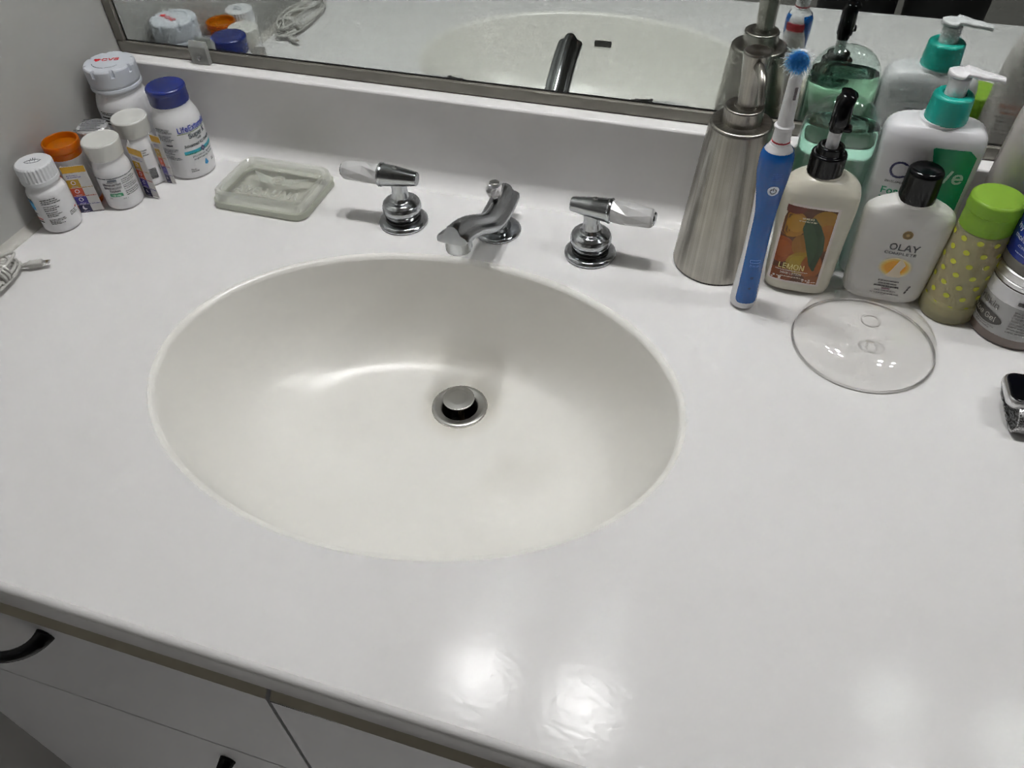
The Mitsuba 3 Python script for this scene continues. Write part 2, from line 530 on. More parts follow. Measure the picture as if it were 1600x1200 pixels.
rings = [ell(EA + LIP * (1 - math.sin(t)), EB + LIP * (1 - math.sin(t)), EC, -LIP * (1 - math.cos(t))) for t in np.linspace(0, 1.25, 9)]
rings += [ell(*bowl_surface(k)) for k in np.linspace(1, 0, 64)[1:]]
shell = [q - [0, 0, 0.006] for q in rings[::-1][:-12]]
shell = [np.c_[(q[:, :2] - q[:, :2].mean(0)) * (1 + 0.006 / np.abs(q[:, :2] - q[:, :2].mean(0)).max()) + q[:, :2].mean(0), q[:, 2]] for q in shell]
part(top, 'basin', loft(rings + shell + [rings[0]], False, False), 'm_basin', 60, 'oval bowl slightly yellowed round its drain')
RC = 0.019
bp = [(0.080 - RC, 0.0)] + [(0.080 - RC + RC * math.sin(t), RC - RC * math.cos(t)) for t in np.linspace(0, PI / 2, 14)[1:]]
bp += [(0.080, 0.0975)] + [(0.083 - 0.003 * math.cos(t), 0.0975 + 0.003 * math.sin(t)) for t in np.linspace(0, PI / 2, 6)[1:]] + [(YB - 0.0006, 0.1005), (YB - 0.0006, 0.0)]
bs = extr(Polygon(bp), XR - XL - 0.002)
bs = mesh(np.stack([XL + 0.001 + bs.vertices[:, 2], bs.vertices[:, 0], bs.vertices[:, 1]], 1), bs.faces)
bs.fix_normals()
part(top, 'backsplash', bs, 'm_counter', 40)
# overflow slot high on the front wall of the bowl
a_, b_, c_, z_ = bowl_surface(0.945)
oy = lambda x: c_[1] - b_ * math.sqrt(1 - ((x - c_[0]) / a_) ** 2)
a2, b2, c2, z2 = bowl_surface(0.90)
sl = (z2 - z_) / ((c2[1] - b2) - (c_[1] - b_))
slot = sbox(-0.0115, -0.0028, 0.0115, 0.0028).buffer(0.0018)


def on_front(p):
    x = -0.014 + p[:, 0]
    y = np.array([oy(q) for q in x]) + p[:, 1] / math.hypot(1, sl)
    z = z_ + p[:, 1] * sl / math.hypot(1, sl)
    nrm = np.array([0, -sl, 1.0]) / math.hypot(1, sl)
    return np.stack([x, y, z], 1) + nrm * (p[:, 2:3])


part(top, 'overflow_rim', warp(at(extr(slot.buffer(0.0012).difference(slot), 0.0008), 0, 0, -0.0002), on_front, 0.003), 'm_basin', False)
part(top, 'overflow_slot', warp(extr(slot, 0.0003), on_front, 0.003), 'm_dark_gap', False, 'dark overflow slot in the front wall of the bowl')

# drain
dn = thing('sink_drain', 'round metal pop-up drain in the bottom of the oval basin', 'drain')
dc = (DC[0], DC[1], DZ)
part(dn, 'flange', lathe(fillet([(0.0185, -0.016), (0.0185, -0.0008), (0.0195, 0.0012), (0.0262, 0.0030), (0.0292, 0.0022), (0.0296, -0.002)], 0.0012), 64, dc), 'm_drain')
part(dn, 'throat', lathe([(0.0001, -0.035), (0.0184, -0.035), (0.0184, -0.0012)], 40, dc), 'm_dark_gap')
part(dn, 'stopper', lathe(fillet([(0, 0.0052), (0.0150, 0.0052), (0.0168, 0.0066), (0.0166, 0.0082), (0.010, 0.0090), (0, 0.0092)], 0.0008), 48, (DC[0] - 0.0015, DC[1] + 0.0030, DZ + 0.0025)), 'm_drain', label='flat round metal stopper cap raised over the drain hole')
part(dn, 'stem', lathe([(0, -0.034), (0.003, -0.034), (0.003, 0.003), (0.0, 0.003)], 16, (DC[0] + 0.001, DC[1], DZ + 0.001)), 'm_bronze', label='thin brassy stem under the stopper')

# ================================================================== MIRROR
YM = 0.0994
mr = thing('wall_mirror', 'large frameless-looking wall mirror with a thin dark metal channel along its edges', 'mirror')
part(mr, 'glass', slab_box(XL + 0.0085, XR - 0.02, YM, YM + 0.005, 0.108, 1.03), 'm_mirror', False)
part(mr, 'bottom_channel', rbox(XL + 0.0005, XR - 0.01, YM - 0.0032, YM + 0.0065, 0.1008, 0.1140, 0.0012), 'm_frame', False, 'dull grey-brown channel under the mirror')
part(mr, 'bottom_lip', slab_box(XL + 0.0135, XR - 0.02, YM - 0.0004, YM + 0.0002, 0.1138, 0.1156), 'm_black_matte', False)
part(mr, 'side_channel', rbox(XL + 0.0002, XL + 0.0125, YM - 0.0032, YM + 0.0065, 0.1141, 1.035, 0.0012), 'm_frame', False, 'dark channel up the left edge of the mirror')
part(mr, 'side_lip', slab_box(XL + 0.0124, XL + 0.0142, YM - 0.0004, YM + 0.0002, 0.1138, 1.03), 'm_black_matte', False)
mc = thing('mirror_clip', 'small clear plastic clip gripping the bottom edge of the mirror above the blue-capped bottle', 'clip')
cp = fillet([(YM + 0.0005, 0.1012), (YM - 0.0095, 0.1012), (YM - 0.0095, 0.120), (YM - 0.0055, 0.1255), (YM - 0.0038, 0.1255), (YM - 0.0038, 0.1012)], 0.0015)
cl = extr(Polygon(cp).buffer(0), 0.0215)
cl = mesh(np.stack([-0.3835 + cl.vertices[:, 2], cl.vertices[:, 0], cl.vertices[:, 1]], 1), cl.faces)
cl.fix_normals()
part(mc, 'body', cl, 'm_clip', 30)
part(mc, 'screw', lathe([(0, 0), (0.0028, 0), (0.0026, 0.001), (0, 0.0013)], 20).apply_transform(trimesh.transformations.rotation_matrix(PI / 2, [1, 0, 0])).apply_translation([-0.3728, YM - 0.0097, 0.108]), 'm_drain')

# ================================================================== VANITY LIGHTS (above the mirror; they light the room)
for k, bulbs in enumerate(BULBS):
    cx = (bulbs[0][0] + bulbs[1][0]) / 2
    vl = thing('vanity_light', ['two-globe chrome vanity light on the wall above the mirror, over the basin', 'two-globe chrome vanity light on the wall above the mirror, farther right'][k], 'wall lamp', 'vanity lights above the mirror')
    part(vl, 'backplate', rbox(cx - 0.17, cx + 0.17, YB - 0.018, YB - 0.0005, 1.12, 1.21, 0.004), 'm_chrome', False)
    for (x, y, z) in bulbs:
        part(vl, 'holder', lathe(fillet([(0.0440, 0.010), (0.0470, 0.010), (0.0460, 0.034), (0.0300, 0.056), (0.010, 0.060), (0, 0.060)], 0.004) + [(0, 0.056), (0.028, 0.052), (0.0440, 0.032), (0.0440, 0.010)], 40, (x, y, z)), 'm_drain', 40, 'metal cup over the globe')
        part(vl, 'arm', tube([(x, YB - 0.016, z + 0.035), (x, 0.070, z + 0.035), (x, y + 0.040, z + 0.035)], 0.010, 16), 'm_chrome')
        s = trimesh.creation.icosphere(3, 0.043)
        s.apply_translation([x, y, z])
        part(vl, 'globe', s, 'm_white', True, 'glowing frosted globe', emitter={'type': 'area', 'radiance': {'type': 'rgb', 'value': [BULB[k], BULB[k] * 0.992, BULB[k] * 0.985]}})

# recessed ceiling spot over the open floor
rd = thing('ceiling_downlight', 'small recessed spot in the ceiling over the open bathroom floor', 'ceiling lamp')
part(rd, 'trim_ring', lathe(fillet([(0.040, ZC - 0.0005), (0.040, ZC - 0.004), (0.062, ZC - 0.004), (0.064, ZC - 0.0005)], 0.001), 40, (0.35, -1.72, 0)), 'm_white')
part(rd, 'lens', lathe([(0, ZC - 0.001), (0.0398, ZC - 0.001)], 32, (0.35, -1.72, 0)), 'm_paper')
scene['ceiling_spot'] = {'type': 'spot', 'to_world': T().look_at(origin=[0.35, -1.72, ZC - 0.006], target=[0.35, -1.70, ZF], up=[0, 1, 0]), 'intensity': {'type': 'rgb', 'value': [DOWNLIGHT] * 3}, 'cutoff_angle': 31.0, 'beam_width': 24.0}

# ================================================================== VANITY CABINET
cab = thing('vanity_cabinet', 'grey-white laminate vanity cabinet with drawers and doors under the white top', 'cabinet')
CF, CB = -0.4890, -0.4735
part(cab, 'face_frame', cat([slab_box(XL + 0.001, XR - 0.001, CB, CB + 0.016, -0.70, -0.0245)]), 'm_cabinet', False)
part(cab, 'toe_board', slab_box(XL + 0.001, XR - 0.001, -0.42, -0.405, ZF, -0.70), 'm_black_matte', False)
part(cab, 'end_panel', slab_box(XL + 0.001, XL + 0.017, CB + 0.016, 0.10, -0.72, -0.0245), 'm_cabinet', False)
part(cab, 'bottom_panel', slab_box(XL + 0.017, XR - 0.001, CB + 0.016, 0.10, -0.72, -0.70), 'm_cabinet', False)


def front_panel(x0, x1, z0, z1, bev=0.0051):
    """Laminate front with a bevelled top edge."""
    r = 0.0012
    p = [(CB - 0.0005, z0), (CF + r, z0), (CF, z0 + r), (CF, z1 - bev - 0.0001), (CF + bev, z1), (CB - 0.0005, z1)]
    m = loft([np.array([[x, y, z] for y, z in p]) for x in (x0, x1)])
    m.fix_normals()
    return m


def bevel(x0, x1, z1):
    p = [(CF - 0.0002, z1 - 0.0053), (CF + 0.0049, z1 + 0.0002), (CF + 0.0051, z1 - 0.0002), (CF + 0.0003, z1 - 0.0055)]
    m = loft([np.array([[x, y, z] for y, z in p]) for x in (x0, x1)])
    m.fix_normals()
    return m


def pull(cx, z, w=0.094, upright=False):
    q = [(-w / 2, 0.001, 0), (-w / 2 + 0.004, -0.012, -0.001), (-w / 4, -0.024, -0.003), (0, -0.027, -0.003), (w / 4, -0.024, -0.003), (w / 2 - 0.004, -0.012, -0.001), (w / 2, 0.001, 0)]
    q = [(cx + c, CF + b, z + a) for a, b, c in q] if upright else [(cx + a, CF + b, z + c) for a, b, c in q]
    u = np.abs(np.linspace(-1, 1, 41))
    s = spline(q, 41)
    return tube(s, 0.0040 + 0.0035 * u ** 3, 14), tube(s[13:28], 0.0043, 14)


D0, D1 = -0.4275, -0.0003
d = part(cab, 'drawer', front_panel(D0, D1, -0.1885, -0.0240), 'm_cabinet', False)
part(d, 'bevel_edge', bevel(D0, D1, -0.0240), 'm_edge', False)
hb, hm = pull(-0.234, -0.046)
part(d, 'handle', hb, 'm_black', True, 'black bow handle')
part(d, 'handle_wear', hm, 'm_bronze', True, 'worn bronze middle of the handle')
d = part(cab, 'door', front_panel(D0, D1, -0.700, -0.1900, 0.0010), 'm_cabinet', False)
hb, hm = pull(-0.094, -0.276, upright=True)
part(d, 'handle', hb, 'm_black', True, 'black upright bow handle')
xdoor = [0.0032, 0.4275, 0.4310, 0.8560, 0.8595, 1.2840, 1.2875, 1.7120, 1.7155, 2.14]
for i in range(5):
    x0, x1 = xdoor[2 * i], xdoor[2 * i + 1]
    d = part(cab, 'door', front_panel(x0, x1, -0.700, -0.0240), 'm_cabinet', False)
    part(d, 'bevel_edge', bevel(x0, x1, -0.0240), 'm_edge', False)
    if i == 0:   # the laminate has come away from the bevel beside the drawers
        part(d, 'split_edge', mesh([(x0, CF - 0.0004, -0.0290), (x0 + 0.055, CF - 0.0004, -0.0296), (x0, CF - 0.0004, -0.0312)], [(0, 2, 1), (0, 1, 2)]), 'm_dark_gap', False)

# ================================================================== FAUCET
def handle_mesh(cx, cy, sgn, name_label, tilt):
    t = thing('water_tap', name_label, 'tap', 'chrome taps with clear levers')
    c = (cx, cy, 0)
    part(t, 'flange', lathe(fillet([(0, 0.0002), (0.0258, 0.0002), (0.0260, 0.0030), (0.0235, 0.0052), (0.0195, 0.0058), (0, 0.0058)], 0.0012), 64, c), 'm_chrome')
    part(t, 'gasket', lathe([(0.0186, 0.0055), (0.0186, 0.0085), (0.0, 0.0085)], 48, c), 'm_black_matte')
    part(t, 'bell', lathe(fillet([(0, 0.0082), (0.0172, 0.0082), (0.0183, 0.0118), (0.0186, 0.0124), (0.0176, 0.0131), (0.0187, 0.0138), (0.0204, 0.0172), (0.0205, 0.0206), (0.0192, 0.0245), (0.0155, 0.0272), (0.0115, 0.0287), (0.0092, 0.0315), (0.0080, 0.0390), (0.0084, 0.0490), (0, 0.0495)], 0.0009, 4), 64, c), 'm_chrome')
    zc = 0.0545
    R = trimesh.transformations.rotation_matrix(sgn * PI / 2 + 0.0, [0, 1, 0])
    def place(m):
        m.apply_transform(R)                 # lathe axis z -> +x (sgn=+1) or -x
        m.apply_transform(trimesh.transformations.rotation_matrix(math.radians(tilt), [0, 0, 1]))
        m.apply_translation([cx, cy, zc])
        return m
    part(t, 'sleeve', place(lathe(fillet([(0, -0.0215), (0.0062, -0.0215), (0.0070, -0.0205), (0.0100, 0.0000), (0.0114, 0.0160), (0.0122, 0.0168), (0.0122, 0.0188), (0.0116, 0.0195), (0, 0.0195)], 0.0006, 3), 48)), 'm_chrome')
    part(t, 'set_screw', lathe([(0, -0.002), (0.0026, -0.002), (0.0026, 0.0006), (0.0016, 0.0008), (0.0013, -0.0004), (0, -0.0004)], 18, (cx + sgn * 0.002, cy, zc + 0.0103)), 'm_drain')
    secs = [(0.0196, 0.0108), (0.036, 0.0112), (0.0575, 0.0094), (0.0600, 0.0074)]
    n = 8
    rr = []
    for i, (h, r) in enumerate(secs):
        g = np.arange(n) * 2 * PI / n + PI / n * (i % 2)
        rr.append(np.stack([r * np.cos(g), r * np.sin(g), np.full(n, h)], 1))
    part(t, 'lever', place(loft(rr)), 'm_acrylic', False, 'clear faceted acrylic lever')
    part(t, 'lever_tip', place(lathe([(0, 0.0600), (0.0066, 0.0600), (0.0060, 0.0615), (0, 0.0620)], 24)), 'm_chrome')
    return t


handle_mesh(-0.1022, 0.0008, -1, 'chrome water tap with a clear lever pointing left toward the glass soap dish', 2)
handle_mesh(0.1014, -0.0008, 1, 'chrome water tap with a clear lever pointing right toward the steel dispenser', -3)

sp = thing('faucet_spout', 'chrome S-curved faucet spout reaching over the back of the oval basin', 'faucet spout')
sc = (-0.0006, 0.0118, 0)
part(sp, 'flange', lathe(fillet([(0, 0.0002), (0.0244, 0.0002), (0.0247, 0.0025), (0.0225, 0.0044), (0, 0.0050)], 0.001), 64, sc), 'm_chrome')
part(sp, 'pedestal', body([(0.0045, 0.0135, 0.0135, 2.6), (0.010, 0.0128, 0.0128, 2.6), (0.022, 0.0128, 0.014, 2.8)], sc[0], sc[1], 48), 'm_chrome')
ky = [0.0430, 0.036, 0.024, 0.012, 0.0, -0.012, -0.024, -0.038, -0.054, -0.070, -0.085, -0.097, -0.1065]
kz = [0.0385, 0.0368, 0.0352, 0.0350, 0.0362, 0.0395, 0.0452, 0.0535, 0.0635, 0.0725, 0.0795, 0.0838, 0.0862]
path = spline(np.stack([np.full(13, -0.0006), ky, kz], 1), 60)
half = [(0.0, 0.0), (0.0030, -0.0006), (0.0055, -0.0025), (0.0072, -0.0058), (0.0086, -0.0086), (0.0115, -0.0098), (0.0140, -0.0108), (0.0152, -0.0130), (0.0150, -0.0158), (0.0135, -0.0172), (0.0070, -0.0178), (0.0, -0.0180)]
half = fillet(half, 0.0012, 2)
sec = np.array([(x, z) for x, z in half] + [(-x, z) for x, z in half[-2:0:-1]])
tg = np.gradient(path, axis=0)
tg /= np.linalg.norm(tg, axis=1, keepdims=True)
rr = []
for k in range(len(path)):
    up = np.cross([1.0, 0, 0], -tg[k])
    up = up * np.sign(up[2])
    up = 0.95 * up + 0.05 * np.array([0, 0, 1.0]) if k > 45 else 0.6 * up + 0.4 * np.array([0, 0, 1.0])
    up /= np.linalg.norm(up)
    s = 0.93 if k in (0, len(path) - 1) else 1.0
    rr.append(path[k] + np.outer(sec[:, 0] * s, [1.0, 0, 0]) + np.outer((sec[:, 1] + 0.009) * s - 0.009, up))
spm = loft(rr)
spm.fix_normals()
part(sp, 'body', spm, 'm_chrome', 40)
part(sp, 'aerator', lathe(fillet([(0.0100, 0.052), (0.0118, 0.052), (0.0122, 0.0535), (0.0122, 0.0665), (0.0, 0.0670)], 0.0008), 48, (-0.0006, -0.0945, 0.0015)), 'm_chrome')
part(sp, 'aerator_screen', lathe([(0.0, 0.0545), (0.0104, 0.0545)], 32, (-0.0006, -0.0945, 0.0015)), 'm_dark_gap')
lk = part(sp, 'lift_rod', lathe([(0, 0.030), (0.0030, 0.030), (0.0030, 0.0385), (0.0, 0.0385)], 20, (-0.003, 0.0145, 0)), 'm_black_matte')
n = 10
kn = [(0.0383, 0.0035), (0.0415, 0.0072), (0.0475, 0.0090), (0.0530, 0.0072), (0.0545, 0.0050)]
rr = []
for i, (h, r) in enumerate(kn):
    g = np.arange(n) * 2 * PI / n + PI / n * (i % 2)
    rr.append(np.stack([-0.003 + r * np.cos(g), 0.0145 + r * np.sin(g), np.full(n, h)], 1))
part(sp, 'lift_knob', loft(rr), 'm_glass', False, 'small clear faceted lift knob')
part(sp, 'lift_knob_cap', lathe(fillet([(0, 0.0546), (0.0050, 0.0546), (0.0052, 0.0556), (0.0045, 0.0564), (0, 0.0566)], 0.0004), 24, (-0.003, 0.0145, 0)), 'm_drain')

# ================================================================== LEFT CORNER: pill bottles
def pill_bottle(cx, cy, R, zsh, zneck, rneck, zcap, rcap, ztop, label, mat='m_white', cap='m_white_cap', ridges=0, name='pill_bottle', group=None, cap_taper=0.0, cap_style=None):
    t = thing(name, label, 'bottle', group)
    part(t, 'body', lathe(fillet([(0, 0.0006), (R - 0.0025, 0.0002), (R, 0.0028), (R, zsh), (rneck + 0.001, zneck - 0.001), (rneck, zneck + 0.003), (rneck, zcap + 0.004), (0, zcap + 0.004)], [0, 0.001, 0.002, 0.006, 0.003, 0.001, 0, 0], 6), 64, (cx, cy, 0)), mat)
    if ridges:
        prof = fillet([(rcap - 0.0006, zcap), (rcap, zcap + 0.0005), (rcap, zcap + 0.0045), (rcap - 0.0006, zcap + 0.0050), (rcap - 0.0006, ztop - 0.0015), (rcap - 0.0022, ztop)], 0.0006, 3)
        c = lathe([(0, zcap)] + [tuple(q) for q in prof] + [(0, ztop)], ridges * 4, (0, 0, 0))
        v = c.vertices.copy()
        r, a = np.hypot(v[:, 0], v[:, 1]), np.arctan2(v[:, 1], v[:, 0])
        w = (v[:, 2] > zcap + 0.0046) & (v[:, 2] < ztop - 0.0008) & (r > rcap * 0.8)
        k = 1 + np.where(w, 0.022 * np.sign(np.cos(a * ridges + 0.4)), 0)
        c = mesh(np.c_[v[:, :2] * k[:, None], v[:, 2]] + [cx, cy, 0], c.faces)
    else:
        c = lathe([(0, zcap)] + [tuple(q) for q in fillet([(rcap - cap_taper, zcap), (rcap, ztop - 0.0012), (rcap - 0.0012, ztop)], 0.0006, 3)] + [(rcap - 0.0025, ztop - 0.0005), (0, ztop - 0.0005)], 64, (cx, cy, 0))
    part(t, 'cap', c, cap)
    return t


# A: small white bottle nearest the front, ribbed cap
A = pill_bottle(-0.4592, -0.1002, 0.0198, 0.046, 0.0525, 0.0150, 0.0555, 0.0188, 0.0755, 'small white pill bottle with a ribbed white cap, nearest the cable on the left', ridges=30)
it = [(at(rect(0.0085, 0.0085), 0, 0.0335), '#5fb0dc'), (at(rect(0.0085, 0.0035), 0, 0.0385), '#2f6f9f'), (at(rect(0.008, 0.0012), 0, 0.0415), '#333333'), (at(rect(0.005, 0.0008), 0.001, 0.0245), '#444444'), (at(rect(0.009, 0.0013), 0.002, 0.0185), '#d0605a'), (at(rect(0.007, 0.0014), 0.003, 0.0150), '#2a2a2a')]
prints(A, it, cyl(-0.4592, -0.1002, 0.0198, -112))
it = [(at(lines(0.0185, 3, 0.0022, 0.0011, 1), 0, 0.0415), '#333333'), (at(lines(0.0185, 3, 0.0022, 0.0010, 2), 0, 0.0335), '#444444'), (at(lines(0.0180, 3, 0.0021, 0.0010, 3), 0, 0.0262), '#444444'), (at(lines(0.0165, 4, 0.0017, 0.0008, 4), 0, 0.0180), '#444444'), (at(lines(0.0120, 3, 0.0018, 0.0009, 5), 0.0225, 0.0205), '#555555'), (at(rect(0.003, 0.001), 0.0330, 0.0215), '#d0605a')]
prints(A, it, cyl(-0.4592, -0.1002, 0.0198, -72))
ic = [(at(rect(0.0008, 0.006), x, 0.0035 + 0.0008 * (x == 0)), '#6d7076') for x in (-0.0022, 0.0, 0.0022)]
arc = Polygon([(0.0085 * math.cos(t), 0.0042 * math.sin(t) - 0.0002) for t in np.linspace(0, PI, 24)] + [(0.0072 * math.cos(t), 0.0026 * math.sin(t) - 0.0002) for t in np.linspace(PI, 0, 24)])
arc2 = affinity.scale(arc, 0.9, -0.8, origin=(0, 0))
ic += [(extr(arc, 0.0001), '#80838a'), (extr(arc2, 0.0001), '#80838a')]
flatz = lambda cx, cy, z, rot: (lambda p: np.stack([cx + p[:, 0] * math.cos(rot) - p[:, 1] * math.sin(rot), cy + p[:, 0] * math.sin(rot) + p[:, 1] * math.cos(rot), z + p[:, 2]], 1))
prints(A, ic, flatz(-0.4592, -0.1002, 0.0756, 0.6), 'cap_print')

# B: amber vial, open at the top, with a paper label and a fold-out flag label
cB = (-0.4600, -0.0575)
B = thing('amber_vial', 'open orange amber pharmacy vial with a paper label, against the left wall', 'bottle')
part(B, 'body', lathe(fillet([(0, 0.0004), (0.0150, 0.0004), (0.0163, 0.002), (0.0163, 0.066), (0.0185, 0.068), (0.0188, 0.0755), (0.0176, 0.0765), (0.0166, 0.0755), (0.0155, 0.064), (0.0152, 0.004), (0, 0.003)], 0.0008, 3), 56, (*cB, 0)), 'm_amber')
part(B, 'disc_seal', lathe([(0, 0.0690), (0.0158, 0.0690), (0.0158, 0.0702), (0, 0.0702)], 40, (*cB, 0)), 'm_amber')
part(B, 'label_sheet', patch(*cB, 0.0165, -100, 130, 0.008, 0.060), 'm_paper', 40)
prints(B, [(at(txt('LEVO', 0.0036, True, 'l'), 0, 0.0455), '#2a2a2a'), (at(lines(0.016, 8, 0.0032, 0.0013, 9), 0, 0.040), '#555555')], cyl(*cB, 0.0167, -58))


def flag(parent, p0, p1, z0, z1, fold, seed):
    """Fold-out label with four coloured times of day beside white boxes."""
    p0, p1 = np.array(p0), np.array(p1)
    u = (p1 - p0) / np.linalg.norm(p1 - p0)
    L = np.linalg.norm(p1 - p0)
    nrm = np.array([u[1], -u[0]])
    path = [np.array(fold), p0 + u * 0.0006, p1]
    rows = []
    for s in (-0.00016, 0.00016):
        rows.append([q + nrm * s for q in path])
    poly = rows[0] + rows[1][::-1]
    m = extr(Polygon([tuple(q) for q in poly]).buffer(0.00004), z1 - z0)
    m.apply_translation([0, 0, z0])
    k = part(parent, 'flag_label', m, 'm_paper', False, 'fold-out paper label with yellow, orange, purple and navy squares')
    H = z1 - z0

    def fn(p):
        xy = p0 + np.outer(p[:, 0], u) + np.outer(p[:, 2] + 0.0003, nrm)
        return np.c_[xy, z0 + p[:, 1]]
    it = [(at(rect(L * 0.96, H * 0.13), L * 0.5, H * 0.925), '#c8991f'), (at(lines(L * 0.7, 2, 0.0022, 0.001, seed), L * 0.12, H * 0.80), '#7a75a8')]
    for i, c in enumerate(('#b08a22', '#b5482a', '#3d3380', '#1b1a3f')):
        v = H * (0.625 - i * 0.185)
        it += [(at(rect(L * 0.50, H * 0.175), L * 0.27, v), c), (at(rect(L * 0.44, H * 0.010), L * 0.75, v - H * 0.09), c)]
        disc = Point(0, 0).buffer(L * 0.10)
        if i == 3:
            disc = disc.difference(Point(L * 0.055, L * 0.04).buffer(L * 0.09))
        elif i < 3:
            disc = disc.difference(Point(0, 0).buffer(L * 0.065))
        it.append((at(extr(disc, 0.0001), L * 0.27, v + H * 0.02, 0.0001), '#d9d3dc'))
        it.append((at(rect(L * 0.26, H * 0.014), L * 0.27, v - H * 0.065, 0.0001), '#b9b2c4'))
    prints(k, it, fn)


flag(B, (-0.4545, -0.0782), (-0.4322, -0.0667), 0.0012, 0.0565, (-0.4552, -0.0740), 3)

# C, D: twin white bottles with translucent caps
GC = 'small white bottles with translucent caps'
C_ = pill_bottle(-0.4192, -0.0450, 0.0195, 0.046, 0.054, 0.0160, 0.0585, 0.0196, 0.0770, 'small white pill bottle with a frosted cap and a green strength box on its label', cap='m_clear_cap', cap_taper=0.0016, group=GC)
w = 0.0260
it = [(at(rect(0.056, 0.0007), 0.010, 0.0398), '#2b3340'), (at(rect(0.0095, 0.0022), 0.002, 0.0372), '#555a66'), (at(lines(0.012, 1, 0.002, 0.0009, 21, 'c'), 0.001, 0.0350), '#666666'),
      (at(fit_txt('Olmesartan', 0.0027, 0.0195, True), 0, 0.0312), '#4a4148'), (at(fit_txt('Medoxomil', 0.0027, 0.0185, True), 0, 0.0273), '#4a4148'), (at(fit_txt('Tablets', 0.0024, 0.0115, True), 0.001, 0.0236), '#4a4148'),
      (at(extr(sbox(-0.0062, -0.0012, 0.0062, 0.0012).buffer(0.0007), 0.0001), 0.001, 0.0200), '#1f7a52'), (at(fit_txt('20 mg', 0.0019, 0.0085, True), 0.001, 0.0191, 0.0001), '#e8f2ec'),
      (at(lines(0.004, 1, 0.002, 0.0008, 22), -0.008, 0.0160), '#777777'), (at(lines(0.006, 1, 0.002, 0.0008, 23), 0.006, 0.0148), '#777777')]
prints(C_, it, cyl(-0.4192, -0.0450, 0.0195, -66))
prints(C_, [(at(lines(0.0215, 3, 0.0021, 0.001, 24), 0, 0.0365), '#555555'), (at(lines(0.0210, 3, 0.0021, 0.001, 25), 0, 0.0295), '#555555'), (at(lines(0.0200, 3, 0.0021, 0.001, 26), 0, 0.0222), '#555555')], cyl(-0.4192, -0.0450, 0.0195, -33))
D_ = pill_bottle(-0.4185, 0.0035, 0.0193, 0.046, 0.054, 0.0160, 0.0585, 0.0194, 0.0770, 'small white pill bottle with a frosted cap and a barcode, beside the blue-capped bottle', cap='m_clear_cap', cap_taper=0.0016, group=GC)
it = [(at(lines(0.0135, 3, 0.0028, 0.0012, 31), 0, 0.0445), '#666666')]
x, g = 0.0, np.random.default_rng(5)
while x < 0.0125:
    wd = g.uniform(0.0003, 0.0009)
    it.append((at(rect(0.0110, wd), 0.0085, 0.0215 - x), '#3a3a3c'))
    x += wd + g.uniform(0.0003, 0.0006)
it.append((at(rect(0.0008, 0.0060), 0.0190, 0.0200), '#555555'))
prints(D_, it, cyl(-0.4185, 0.0035, 0.0193, -66))
flag(D_, (-0.4062, -0.0272), (-0.3842, -0.0322), 0.0012, 0.0600, (-0.4125, -0.0152), 6)
flag(D_, (-0.3972, 0.0010), (-0.3835, -0.0010), 0.0012, 0.0600, (-0.3990, 0.0025), 8)

# E: small bottle with a printed foil lid, behind
E_ = pill_bottle(-0.4580, -0.0125, 0.0190, 0.044, 0.050, 0.0150, 0.054, 0.0172, 0.0690, 'small bottle with a printed silver foil lid, wedged behind the frosted-cap bottles', cap='m_foil', ridges=22, name='foil_lid_bottle')
it = []
g = np.random.default_rng(11)
for r in range(7):
    it.append((at(lines(0.028, 1, 0.002, 0.0021, 40 + r, 'c'), g.uniform(-0.002, 0.002), 0.0115 - r * 0.0038), '#3a3c42'))
disc = Point(0, 0).buffer(0.0145)
prints(E_, it, flatz(-0.4580, -0.0125, 0.0692, 0.25), 'lid_print')

# F: big white bottle with notched cap
cF = (-0.4515, 0.0390)
F_ = thing('supplement_bottle', 'large white bottle with a notched pale cap in the corner by the mirror', 'bottle')
part(F_, 'body', lathe(fillet([(0, 0.0004), (0.0265, 0.0004), (0.0290, 0.003), (0.0290, 0.078), (0.0225, 0.0915), (0.0225, 0.104), (0, 0.104)], [0, 0.001, 0.002, 0.010, 0.004, 0, 0], 8), 72, (*cF, 0)), 'm_white')
part(F_, 'cap_skirt', lathe(fillet([(0, 0.0930), (0.0272, 0.0930), (0.0275, 0.0945), (0.0270, 0.0972), (0.0240, 0.0974), (0, 0.0974)], 0.0008), 64, (*cF, 0)), 'm_cool_cap')
ncap = 144
capp = [(0, 0.0975)] + [tuple(q) for q in fillet([(0.0262, 0.0975), (0.0272, 0.1000), (0.0272, 0.1100), (0.0272, 0.1112), (0.0272, 0.1165), (0.0258, 0.1182)], 0.0012, 4)] + [(0.0225, 0.1185), (0, 0.1187)]
cm = lathe(capp, ncap)
v = cm.vertices.copy()
a, r = np.arctan2(v[:, 1], v[:, 0]), np.hypot(v[:, 0], v[:, 1])
q = np.abs(((a - math.radians(20)) / (2 * PI / 8)) % 1.0 - 0.5)
notch = (q < 0.060) & (r > 0.0250) & (v[:, 2] > 0.1105)
k = np.where(notch, 0.900, 1.0)
part(F_, 'cap', mesh(np.c_[v[:, :2] * k[:, None], v[:, 2]] + [*cF, 0], cm.faces), 'm_cool_cap', 30)
heart = Polygon([(0, -0.0026), (0.0026, 0.0004), (0.0024, 0.0019), (0.0012, 0.0024), (0, 0.0014), (-0.0012, 0.0024), (-0.0024, 0.0019), (-0.0026, 0.0004)]).buffer(0.0003)
it = [(at(fit_txt('CVS', 0.0060, 0.0185, True, 'l'), -0.0075, 0.0010), '#c21f2c'), (at(extr(affinity.scale(heart, 1.25, 1.25), 0.0001), -0.0125, 0.0040), '#c21f2c')]
